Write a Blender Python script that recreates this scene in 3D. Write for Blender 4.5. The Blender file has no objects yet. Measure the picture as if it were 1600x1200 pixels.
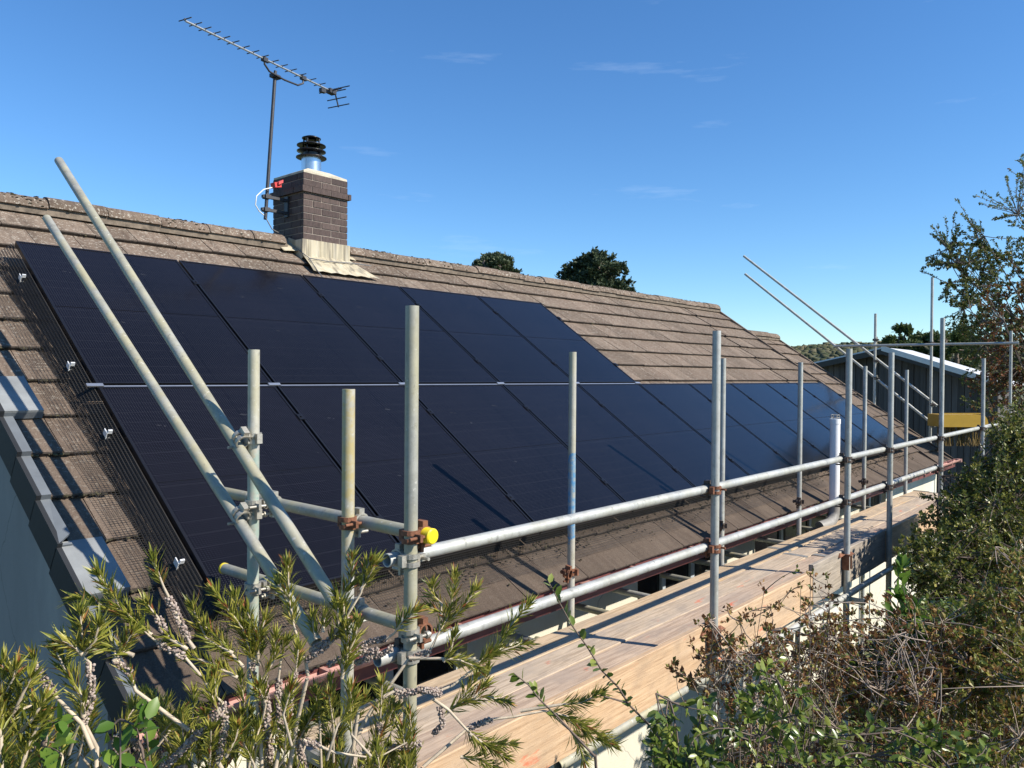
import bpy, math, random
from math import sin, cos, tan, radians, pi, sqrt, atan2
from mathutils import Vector as V, Matrix, Quaternion
random.seed(11)
R = random.random
def U(a, b): return a + (b - a) * R()
scene = bpy.context.scene
COL = scene.collection

# ------------------------------------------------------------------ camera
FPX = 1216.0
YAW, PITCH, ROLL = radians(41.2), radians(-.622), radians(.42)
CAM = V((-1.78, -3.303, 1.049))
FW = V((cos(YAW)*cos(PITCH), sin(YAW)*cos(PITCH), sin(PITCH)))
_r = V((sin(YAW), -cos(YAW), 0)); _u = _r.cross(FW)
RT = _r*cos(ROLL) + _u*sin(ROLL); UP = -_r*sin(ROLL) + _u*cos(ROLL)
cam = bpy.data.cameras.new('camera'); co = bpy.data.objects.new('camera', cam); COL.objects.link(co)
cam.sensor_width = 36; cam.lens = 36*FPX/1600; cam.clip_start = .05; cam.clip_end = 5000
M = Matrix((RT, UP, -FW)).transposed().to_4x4(); M.translation = CAM
co.matrix_world = M; scene.camera = co
def ray(x, y): return FW + RT*((x-800)/FPX) - UP*((y-600)/FPX)
def px(x, y, d): return CAM + ray(x, y)*d
def onY(x, y, Y): r = ray(x, y); return CAM + r*((Y-CAM.y)/r.y)
def onX(x, y, X): r = ray(x, y); return CAM + r*((X-CAM.x)/r.x)
def onZ(x, y, Z): r = ray(x, y); return CAM + r*((Z-CAM.z)/r.z)

# ------------------------------------------------------------------ roof frame
TH = radians(34.6)
SV = V((0, cos(TH), sin(TH))); NV = V((0, -sin(TH), cos(TH)))
def RP(x, s, n=0.): return V((x, 0, 0)) + SV*s + NV*n
TN = -.14            # tile surface below the panel glass
GZ = -2.65           # ground level

# ------------------------------------------------------------------ materials
def mat(name):
    m = bpy.data.materials.new(name); m.use_nodes = True
    nt = m.node_tree; b = nt.nodes['Principled BSDF']; return m, nt, b
def N(nt, t, **k):
    n = nt.nodes.new(t)
    for a, v in k.items():
        if a in ('inp',):
            for i, x in v.items(): n.inputs[i].default_value = x
        else: setattr(n, a, v)
    return n
def L(nt, a, b): nt.links.new(a, b)
def ramp(nt, stops):
    n = nt.nodes.new('ShaderNodeValToRGB'); e = n.color_ramp.elements
    while len(e) < len(stops): e.new(.5)
    for q, (p, c) in zip(e, stops): q.position = p; q.color = (*c, 1)
    return n
def objco(nt, scale=(1, 1, 1)):
    t = N(nt, 'ShaderNodeTexCoord'); mp = N(nt, 'ShaderNodeMapping'); mp.inputs['Scale'].default_value = scale
    L(nt, t.outputs['Object'], mp.inputs['Vector']); return mp.outputs['Vector']
def noise(nt, vec, scale, detail=6, rough=.6):
    n = N(nt, 'ShaderNodeTexNoise'); n.inputs['Scale'].default_value = scale
    n.inputs['Detail'].default_value = detail; n.inputs['Roughness'].default_value = rough
    if vec is not None: L(nt, vec, n.inputs['Vector'])
    return n.outputs['Fac']
def bump(nt, b, h, strength=.3, dist=.01):
    n = N(nt, 'ShaderNodeBump'); n.inputs['Strength'].default_value = strength; n.inputs['Distance'].default_value = dist
    L(nt, h, n.inputs['Height']); L(nt, n.outputs['Normal'], b.inputs['Normal'])
def mixc(nt, f, a, b_):
    n = N(nt, 'ShaderNodeMix', data_type='RGBA')
    if hasattr(f, 'links'): L(nt, f, n.inputs[0])
    else: n.inputs[0].default_value = f
    for s, v in ((6, a), (7, b_)):
        if hasattr(v, 'links'): L(nt, v, n.inputs[s])
        else: n.inputs[s].default_value = (*v, 1)
    return n.outputs[2]
def simple(name, c, rough=.6, metal=0., var=.25, scale=12, bstr=.15, spec=.5, stretch=(1, 1, 1)):
    m, nt, b = mat(name); v = objco(nt, stretch); f = noise(nt, v, scale)
    rp = ramp(nt, [(.25, tuple(x*(1-var) for x in c)), (.75, tuple(min(1, x*(1+var)) for x in c))])
    L(nt, f, rp.inputs[0]); L(nt, rp.outputs[0], b.inputs['Base Color'])
    b.inputs['Roughness'].default_value = rough; b.inputs['Metallic'].default_value = metal
    b.inputs['Specular IOR Level'].default_value = spec
    if bstr: bump(nt, b, noise(nt, v, scale*6), bstr, .004)
    return m
def island(nt):
    return N(nt, 'ShaderNodeNewGeometry').outputs['Random Per Island']
def leafmat(name, stops, rough=.45, trans=.35, spec=.4):
    m, nt, b = mat(name); rp = ramp(nt, stops); L(nt, island(nt), rp.inputs[0])
    L(nt, rp.outputs[0], b.inputs['Base Color']); b.inputs['Roughness'].default_value = rough
    b.inputs['Specular IOR Level'].default_value = spec
    t = N(nt, 'ShaderNodeBsdfTranslucent'); L(nt, rp.outputs[0], t.inputs['Color'])
    mx = N(nt, 'ShaderNodeMixShader'); mx.inputs[0].default_value = trans
    L(nt, b.outputs[0], mx.inputs[1]); L(nt, t.outputs[0], mx.inputs[2])
    L(nt, mx.outputs[0], nt.nodes['Material Output'].inputs['Surface']); return m

def tilemat():
    m, nt, b = mat('concrete_tile'); v = objco(nt)
    base = ramp(nt, [(0, (.098, .074, .055)), (.5, (.145, .110, .082)), (1, (.20, .155, .118))]); L(nt, island(nt), base.inputs[0])
    big = ramp(nt, [(.35, (0, 0, 0)), (.7, (1, 1, 1))]); L(nt, noise(nt, v, 1.3, 4), big.inputs[0])
    c1 = mixc(nt, big.outputs[0], base.outputs[0], (.185, .138, .105))
    st = ramp(nt, [(.45, (0, 0, 0)), (.72, (.8, .8, .8))]); L(nt, noise(nt, objco(nt, (7, 1.2, 1.2)), 2.6, 5), st.inputs[0])
    c2 = mixc(nt, st.outputs[0], c1, (.078, .057, .043))
    # lichen: pale flecks, denser towards the ridge
    li = ramp(nt, [(.555, (0, 0, 0)), (.63, (1, 1, 1))]); L(nt, noise(nt, v, 42, 3, .7), li.inputs[0])
    sep = N(nt, 'ShaderNodeSeparateXYZ'); L(nt, v, sep.inputs[0])
    hr = N(nt, 'ShaderNodeMapRange'); L(nt, sep.outputs[2], hr.inputs[0])
    for i, q in ((1, 2.4), (2, 5.2), (3, .12), (4, .75)): hr.inputs[i].default_value = q
    mu = N(nt, 'ShaderNodeMath', operation='MULTIPLY'); L(nt, li.outputs[0], mu.inputs[0]); L(nt, hr.outputs[0], mu.inputs[1])
    c3 = mixc(nt, mu.outputs[0], c2, (.42, .385, .32))
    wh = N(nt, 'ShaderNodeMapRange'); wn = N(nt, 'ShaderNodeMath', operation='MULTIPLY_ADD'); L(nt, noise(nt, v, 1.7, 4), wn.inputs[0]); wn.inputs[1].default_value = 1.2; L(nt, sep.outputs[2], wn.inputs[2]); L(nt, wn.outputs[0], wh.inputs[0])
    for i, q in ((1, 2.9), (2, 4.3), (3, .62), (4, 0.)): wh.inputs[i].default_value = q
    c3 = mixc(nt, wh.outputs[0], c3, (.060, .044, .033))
    gr = ramp(nt, [(.3, (.72, .72, .72)), (.7, (1.2, 1.2, 1.2))]); L(nt, noise(nt, v, 150, 2), gr.inputs[0])
    mm = N(nt, 'ShaderNodeMix', data_type='RGBA', blend_type='MULTIPLY'); mm.inputs[0].default_value = 1
    L(nt, c3, mm.inputs[6]); L(nt, gr.outputs[0], mm.inputs[7]); L(nt, mm.outputs[2], b.inputs['Base Color'])
    b.inputs['Roughness'].default_value = .92; b.inputs['Specular IOR Level'].default_value = .2
    bump(nt, b, noise(nt, v, 90, 5, .7), .7, .006); return m
def tubemat(name, c, yellow=0., metal=.28, rough=.46):
    m, nt, b = mat(name); v = objco(nt)
    f = ramp(nt, [(.25, tuple(x*.62 for x in c)), (.55, c), (.8, tuple(min(1, x*1.25) for x in c))])
    L(nt, noise(nt, v, 9, 8, .7), f.inputs[0])
    sp = ramp(nt, [(.56, (0, 0, 0)), (.72, (1, 1, 1))]); L(nt, noise(nt, v, 34, 6, .75), sp.inputs[0])
    c2 = mixc(nt, sp.outputs[0], f.outputs[0], tuple(x*.6 for x in (c[0], c[1]*.97, c[2]*.86)))
    if yellow:
        yw = ramp(nt, [(.40, (0, 0, 0)), (.6, (yellow,)*3)]); L(nt, noise(nt, objco(nt, (1, 1, .35)), 6, 5), yw.inputs[0])
        c2 = mixc(nt, yw.outputs[0], c2, (.40, .36, .20))
    ru = ramp(nt, [(.66, (0, 0, 0)), (.78, (.8, .8, .8))]); L(nt, noise(nt, v, 5, 7, .7), ru.inputs[0])
    c2 = mixc(nt, ru.outputs[0], c2, (.20, .13, .08))
    cs = ramp(nt, [(.66, (0, 0, 0)), (.70, (.7,)*3)]); L(nt, noise(nt, v, 46, 3, .5), cs.inputs[0]); c2 = mixc(nt, cs.outputs[0], c2, (.52, .50, .45))
    dk = ramp(nt, [(.60, (0, 0, 0)), (.68, (.6,)*3)]); L(nt, noise(nt, objco(nt, (1.7, 1.7, .6)), 15, 6, .7), dk.inputs[0]); c2 = mixc(nt, dk.outputs[0], c2, (.16, .155, .14))
    L(nt, c2, b.inputs['Base Color']); b.inputs['Metallic'].default_value = metal
    rr = N(nt, 'ShaderNodeMapRange'); L(nt, noise(nt, v, 20, 4), rr.inputs[0])
    rr.inputs[3].default_value = rough-.1; rr.inputs[4].default_value = rough+.22; L(nt, rr.outputs[0], b.inputs['Roughness'])
    bump(nt, b, noise(nt, v, 120, 4), .12, .002); return m
def paintband(name, c, z0, z1):
    """galvanised tube with a worn band of paint between two heights"""
    m = tubemat(name, (.43, .42, .38), .6); nt = m.node_tree; b = nt.nodes['Principled BSDF']
    old = b.inputs['Base Color'].links[0].from_socket
    v = objco(nt); sep = N(nt, 'ShaderNodeSeparateXYZ'); L(nt, v, sep.inputs[0])
    wob = N(nt, 'ShaderNodeMath', operation='MULTIPLY_ADD'); L(nt, noise(nt, v, 14, 5), wob.inputs[0]); wob.inputs[1].default_value = .22
    L(nt, sep.outputs[2], wob.inputs[2])
    a = N(nt, 'ShaderNodeMath', operation='GREATER_THAN'); L(nt, wob.outputs[0], a.inputs[0]); a.inputs[1].default_value = z0+.11
    d = N(nt, 'ShaderNodeMath', operation='LESS_THAN'); L(nt, wob.outputs[0], d.inputs[0]); d.inputs[1].default_value = z1+.11
    mu = N(nt, 'ShaderNodeMath', operation='MULTIPLY'); L(nt, a.outputs[0], mu.inputs[0]); L(nt, d.outputs[0], mu.inputs[1])
    wr = ramp(nt, [(.38, (.15,)*3), (.6, (.92,)*3)]); L(nt, noise(nt, v, 30, 6, .7), wr.inputs[0])
    m2 = N(nt, 'ShaderNodeMath', operation='MULTIPLY'); L(nt, mu.outputs[0], m2.inputs[0]); L(nt, wr.outputs[0], m2.inputs[1])
    L(nt, mixc(nt, m2.outputs[0], old, c), b.inputs['Base Color']); b.inputs['Metallic'].default_value = .15; return m
def woodmat(name, c1, c2, c3, marks=.5, marksz=1.0):
    m, nt, b = mat(name); v = objco(nt, (.4, 11, 11)); 
    w = noise(nt, v, 4.2, 12, .8)
    rp = ramp(nt, [(.30, tuple(x*.85 for x in c1)), (.44, c1), (.52, c2), (.66, c3)]); L(nt, w, rp.inputs[0])
    v2 = objco(nt, (.9, 1.6, 1.6)); pt = ramp(nt, [(.38, (0, 0, 0)), (.66, (.8, .8, .8))]); L(nt, noise(nt, v2, 2.2, 4), pt.inputs[0])
    c = mixc(nt, pt.outputs[0], rp.outputs[0], tuple(x*.78 for x in (c2[0]*.95, c2[1], c2[2]*1.1)))
    gl = ramp(nt, [(.57, (0, 0, 0)), (.64, (.75, .75, .75))]); L(nt, noise(nt, objco(nt, (.5, 22, 22)), 6, 6, .8), gl.inputs[0])
    c = mixc(nt, gl.outputs[0], c, tuple(x*.5 for x in c1))
    if marks:   # stray orange marker paint
        mk = ramp(nt, [(.63, (0, 0, 0)), (.70, (marks,)*3)]); L(nt, noise(nt, objco(nt, (1.2, 4, 4)), 1.9*marksz, 5, .65), mk.inputs[0])
        c = mixc(nt, mk.outputs[0], c, (.62, .13, .06))
    sm_ = ramp(nt, [(.50, (0, 0, 0)), (.70, (.55,)*3)]); L(nt, noise(nt, objco(nt, (1.2, 3, 3)), 3.1, 6, .7), sm_.inputs[0])
    c = mixc(nt, sm_.outputs[0], c, tuple(x*.55 for x in (c2[0]*.9, c2[1]*.95, c2[2]*1.1)))
    # knots
    vo = N(nt, 'ShaderNodeTexVoronoi'); vo.inputs['Scale'].default_value = 3.1; L(nt, objco(nt, (.55, 2.2, 2.2)), vo.inputs['Vector'])
    kn = ramp(nt, [(.02, (.75,)*3), (.06, (0, 0, 0))]); L(nt, vo.outputs['Distance'], kn.inputs[0])
    c = mixc(nt, kn.outputs[0], c, (.12, .06, .03))
    L(nt, c, b.inputs['Base Color']); b.inputs['Roughness'].default_value = .8; b.inputs['Specular IOR Level'].default_value = .25
    bump(nt, b, noise(nt, v, 12, 8, .7), .5, .004); return m
def glassmat():
    m, nt, b = mat('solar_cell_glass')
    uv = N(nt, 'ShaderNodeUVMap'); sep = N(nt, 'ShaderNodeSeparateXYZ'); L(nt, uv.outputs[0], sep.inputs[0])
    def stripes(sock, freq, w):
        a = N(nt, 'ShaderNodeMath', operation='MULTIPLY'); L(nt, sock, a.inputs[0]); a.inputs[1].default_value = freq
        f = N(nt, 'ShaderNodeMath', operation='FRACT'); L(nt, a.outputs[0], f.inputs[0])
        l = N(nt, 'ShaderNodeMath', operation='LESS_THAN'); L(nt, f.outputs[0], l.inputs[0]); l.inputs[1].default_value = w; return l.outputs[0]
    def mul(a, b_):
        q = N(nt, 'ShaderNodeMath', operation='MULTIPLY'); L(nt, a, q.inputs[0])
        if hasattr(b_, 'links'): L(nt, b_, q.inputs[1])
        else: q.inputs[1].default_value = b_
        return q.outputs[0]
    x, y = sep.outputs[0], sep.outputs[1]           # metres on the panel
    dots = mul(stripes(x, 1/.0145, .34), stripes(y, 1/.0125, .30))   # solder points along the fine wires
    cell = stripes(y, 1/.091, .06); cellx = stripes(x, 1/.185, .012)
    base = (.0085, .0085, .017)
    ti = ramp(nt, [(.3, (.0038, .0036, .0056)), (.7, (.0066, .0062, .0092))]); L(nt, noise(nt, objco(nt, (1, 1, 1)), .9, 3), ti.inputs[0])
    c = mixc(nt, mul(dots, .9), ti.outputs[0], (.036, .037, .043))
    c = mixc(nt, mul(cell, .6), c, (.015, .015, .019)); c = mixc(nt, mul(cellx, .8), c, (.002, .002, .003))
    du = ramp(nt, [(.73, (0, 0, 0)), (.76, (.5,)*3)]); L(nt, noise(nt, objco(nt), 17, 3, .5), du.inputs[0])
    c = mixc(nt, mul(du.outputs[0], .35), c, (.10, .10, .10))
    L(nt, c, b.inputs['Base Color']); b.inputs['Roughness'].default_value = .11; b.inputs['IOR'].default_value = 1.45
    b.inputs['Specular IOR Level'].default_value = .21
    bump(nt, b, noise(nt, objco(nt, (1, 1, 1)), 2.2, 2), .03, .02); return m
def brickmat():
    m, nt, b = mat('rustic_brick'); rp = ramp(nt, [(0, (.055, .036, .032)), (.5, (.078, .052, .045)), (1, (.10, .07, .06))]); L(nt, island(nt), rp.inputs[0])
    v = objco(nt); f = ramp(nt, [(.3, (.65,)*3), (.7, (1.25,)*3)]); L(nt, noise(nt, objco(nt, (5, 5, 1)), 16, 5), f.inputs[0])
    mm = N(nt, 'ShaderNodeMix', data_type='RGBA', blend_type='MULTIPLY'); mm.inputs[0].default_value = 1
    L(nt, rp.outputs[0], mm.inputs[6]); L(nt, f.outputs[0], mm.inputs[7]); L(nt, mm.outputs[2], b.inputs['Base Color'])
    b.inputs['Roughness'].default_value = .8; bump(nt, b, noise(nt, objco(nt, (6, 6, .6)), 22, 5), .8, .01); return m
def leadmat():
    m, nt, b = mat('stained_lead'); rp = ramp(nt, [(.3, (.24, .215, .16)), (.5, (.43, .37, .25)), (.72, (.50, .465, .37))])
    L(nt, noise(nt, objco(nt, (9, 9, 1)), 1.6, 6), rp.inputs[0])
    st = ramp(nt, [(.52, (0, 0, 0)), (.62, (.75,)*3)]); L(nt, noise(nt, objco(nt, (11, 3, .5)), 1.5, 4), st.inputs[0])
    L(nt, mixc(nt, st.outputs[0], rp.outputs[0], (.14, .12, .09)), b.inputs['Base Color']); b.inputs['Roughness'].default_value = .6; return m
def rendermat(name, c, c2, sc=1.5):
    m, nt, b = mat(name); rp = ramp(nt, [(.3, tuple(x*.86 for x in c2)), (.5, c2), (.68, c)]); L(nt, noise(nt, objco(nt, (1, 1, .4)), sc, 8, .65), rp.inputs[0])
    cr = N(nt, 'ShaderNodeTexVoronoi', feature='DISTANCE_TO_EDGE'); cr.inputs['Scale'].default_value = .8
    dv = N(nt, 'ShaderNodeMix', data_type='RGBA'); dv.inputs[0].default_value = .12
    t = N(nt, 'ShaderNodeTexCoord'); nn = N(nt, 'ShaderNodeTexNoise'); nn.inputs['Scale'].default_value = 5; nn.inputs['Detail'].default_value = 6
    L(nt, t.outputs['Object'], nn.inputs['Vector']); L(nt, t.outputs['Object'], dv.inputs[6]); L(nt, nn.outputs['Color'], dv.inputs[7]); L(nt, dv.outputs[2], cr.inputs['Vector'])
    cl = ramp(nt, [(.0, (.8,)*3), (.0035, (0, 0, 0))]); L(nt, cr.outputs['Distance'], cl.inputs[0])
    ds = ramp(nt, [(.64, (0, 0, 0)), (.72, (.5,)*3)]); L(nt, noise(nt, objco(nt, (1, 1, .5)), 26, 5, .75), ds.inputs[0])
    c_ = mixc(nt, cl.outputs[0], rp.outputs[0], tuple(x*.45 for x in c2)); c_ = mixc(nt, ds.outputs[0], c_, tuple(x*.7 for x in c2))
    L(nt, c_, b.inputs['Base Color']); b.inputs['Roughness'].default_value = .9
    bump(nt, b, noise(nt, objco(nt), 60, 4), .25, .005); return m

TEDGE = simple('dark_tile_edge', (.06, .046, .036), .95, 0, .6, 40, .8)  # mottled, darker than the tile tops; for lips, sides and undersides
TILE = tilemat(); GALV = tubemat('galvanised_tube', (.44, .445, .42), .18); OLD = tubemat('weathered_tube', (.32, .32, .285), .6, .2, .55)
BLUEB = paintband('blue_banded_tube', (.06, .25, .46), 2.66, 3.20); YELB = paintband('yellow_painted_tube', (.42, .34, .15), 2.98, 3.9)
GREENB = paintband('green_stained_tube', (.26, .35, .30), 2.2, 3.36)
RUST = simple('rusty_steel', (.20, .085, .045), .85, .2, .5, 30, .5); STEEL = simple('dull_coupler_steel', (.38, .36, .31), .5, .55, .35, 30, .3)
DARKST = simple('dark_coupler_steel', (.10, .075, .06), .7, .4, .5, 30, .4)
YCAP = simple('yellow_plastic', (.80, .62, .02), .4, 0, .05, 5, .02)
BOARD = woodmat('scaffold_board_wood', (.37, .28, .195), (.53, .415, .295), (.63, .515, .385), .6)
BOARDR = woodmat('reddish_scaffold_board_wood', (.34, .24, .17), (.50, .375, .27), (.60, .475, .355), .8)
BOARDY = woodmat('pale_scaffold_board_wood', (.40, .28, .16), (.56, .42, .27), (.64, .50, .34), .3)
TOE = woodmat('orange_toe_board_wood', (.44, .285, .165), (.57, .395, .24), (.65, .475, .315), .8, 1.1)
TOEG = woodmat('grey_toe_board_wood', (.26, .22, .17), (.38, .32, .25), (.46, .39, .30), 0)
FRAME = simple('black_anodised_frame', (.014, .014, .017), .35, .4, .1, 20, 0); ALU = simple('mill_aluminium', (.62, .62, .62), .35, .85, .1, 20, .05)
WCLIP = simple('bright_aluminium', (.78, .78, .76), .4, .3, .08, 20, .05)
GLASS = glassmat(); BRICK = brickmat(); LEAD = leadmat()
MORTAR = simple('pale_mortar', (.30, .25, .21), .95, 0, .2, 25, .3); CEMENT = simple('cement_flaunching', (.48, .43, .33), .95, 0, .3, 14, .5)
FLUE = simple('flue_steel', (.62, .64, .66), .28, .95, .12, 8, .05); BLACK = simple('black_enamel', (.012, .012, .014), .35, .1, .2, 15, .05)
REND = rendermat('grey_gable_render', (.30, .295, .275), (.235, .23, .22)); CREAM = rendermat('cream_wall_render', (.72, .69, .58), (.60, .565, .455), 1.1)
VERGE = simple('grey_verge_plastic', (.125, .138, .15), .6, 0, .2, 6, .1, .3); VERGET = simple('grey_verge_metal', (.215, .225, .225), .65, 0, .25, 5, .1, .25); VERGED = simple('dark_bargeboard_plastic', (.022, .024, .027), .7, 0, .2, 4, .04, .25)
PINK = simple('faded_red_plastic', (.42, .225, .185), .75, 0, .35, 9, .2); SOFFIT = simple('maroon_fascia_paint', (.13, .04, .035), .6, 0, .25, 9, .1)
DGLASS = simple('dark_window_glass', (.012, .014, .016), .06, 0, .1, 3, 0); WFRAME = simple('grey_window_frame', (.42, .46, .50), .4, 0, .08, 5, .03)
WHITE = simple('white_pvc', (.80, .80, .80), .3, 0, .04, 6, .03); REDP = simple('red_plastic', (.50, .05, .05), .5, 0, .2, 20, .2)
CABLEW = simple('white_cable', (.75, .75, .72), .5, 0, .05, 5, 0); CABLEG = simple('grey_cable', (.14, .14, .14), .6, 0, .05, 5, 0)
AERAL = simple('aerial_aluminium', (.62, .62, .60), .3, .8, .15, 20, 0); AERST = simple('aerial_dark_steel', (.045, .045, .05), .5, .3, .3, 20, .1)
NET = simple('black_wire_mesh', (.02, .018, .016), .6, .1, .2, 5, 0)
MOSS = leafmat('moss', [(0, (.02, .018, .012)), (.6, (.045, .037, .02)), (1, (.08, .07, .035))], .95, 0)
UNDER = simple('roof_underlay', (.05, .04, .035), .95, 0, .2, 6, 0)
BARNW = None
def barnmat():
    m, nt, b = mat('dark_timber_cladding'); rp = ramp(nt, [(0, (.055, .049, .045)), (.5, (.08, .072, .067)), (1, (.11, .099, .093))]); L(nt, island(nt), rp.inputs[0])
    f = ramp(nt, [(.3, (.7,)*3), (.7, (1.25,)*3)]); L(nt, noise(nt, objco(nt, (8, 8, .5)), 3, 5), f.inputs[0])
    mm = N(nt, 'ShaderNodeMix', data_type='RGBA', blend_type='MULTIPLY'); mm.inputs[0].default_value = 1
    L(nt, rp.outputs[0], mm.inputs[6]); L(nt, f.outputs[0], mm.inputs[7]); L(nt, mm.outputs[2], b.inputs['Base Color']); b.inputs['Roughness'].default_value = .8; return m
BARNW = barnmat(); BROOF = simple('pale_sheet_roof', (.62, .62, .60), .5, .1, .1, 2, .05)
MUST = simple('mustard_paint', (.46, .27, .02), .5, 0, .12, 4, .05)
BARK = simple('grey_brown_bark', (.15, .12, .095), .9, 0, .35, 14, .5); TWIG = simple('pale_twig', (.30, .235, .185), .8, 0, .3, 30, .2)
STEMY = simple('tan_stem', (.46, .38, .28), .75, 0, .3, 40, .2); DTWIG = simple('dark_twig', (.13, .095, .075), .85, 0, .3, 30, .2)
CAPS = leafmat('seed_capsule', [(0, (.17, .125, .10)), (.5, (.30, .235, .20)), (1, (.42, .35, .30))], .8, 0, .3)
BBL = leafmat('bottlebrush_leaf', [(0, (.09, .115, .018)), (.35, (.20, .215, .032)), (.7, (.33, .32, .055)), (1, (.42, .36, .08))], .42, .34)
BBT = leafmat('bronze_leaf_tip', [(0, (.34, .10, .04)), (.6, (.38, .17, .05)), (1, (.42, .26, .06))], .45, .4)
OVL = leafmat('oval_green_leaf', [(0, (.06, .10, .018)), (.5, (.13, .185, .03)), (1, (.26, .29, .06))], .3, .28, .5)
BRL = leafmat('bright_broad_leaf', [(0, (.06, .13, .02)), (.6, (.11, .20, .028)), (1, (.20, .29, .045))], .38, .4)
DKL = leafmat('small_dark_leaf', [(0, (.06, .085, .018)), (.5, (.135, .16, .032)), (.8, (.26, .255, .055)), (1, (.36, .32, .09))], .35, .25, .5)
BRN = leafmat('brown_bract', [(0, (.12, .05, .024)), (.5, (.22, .105, .045)), (.8, (.30, .17, .065)), (1, (.22, .21, .06))], .7, .25, .2)
OLV = leafmat('olive_small_leaf', [(0, (.09, .12, .022)), (.5, (.19, .205, .04)), (.8, (.30, .26, .06)), (1, (.36, .20, .08))], .45, .3)
HAW = leafmat('hawthorn_leaf', [(0, (.06, .085, .024)), (.5, (.125, .155, .04)), (1, (.24, .25, .065))], .4, .3)
COP = leafmat('copper_leaf', [(0, (.10, .038, .02)), (.5, (.20, .075, .033)), (.8, (.28, .13, .05)), (1, (.14, .15, .04))], .5, .3)
PIN = leafmat('pine_needle', [(0, (.03, .048, .024)), (.6, (.055, .08, .036)), (1, (.10, .115, .05))], .6, .1)
HDG = leafmat('far_tree_leaf', [(0, (.05, .075, .025)), (.6, (.08, .115, .035)), (1, (.13, .16, .05))], .6, .25)
GRASS = simple('rough_grass', (.075, .085, .03), .95, 0, .4, 1.2, .5)
EARTH = simple('leaf_litter_earth', (.05, .038, .025), .95, 0, .4, 4, .5)
HILL = simple('wooded_hill', (.085, .10, .055), .95, 0, .45, .06, .8)

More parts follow.
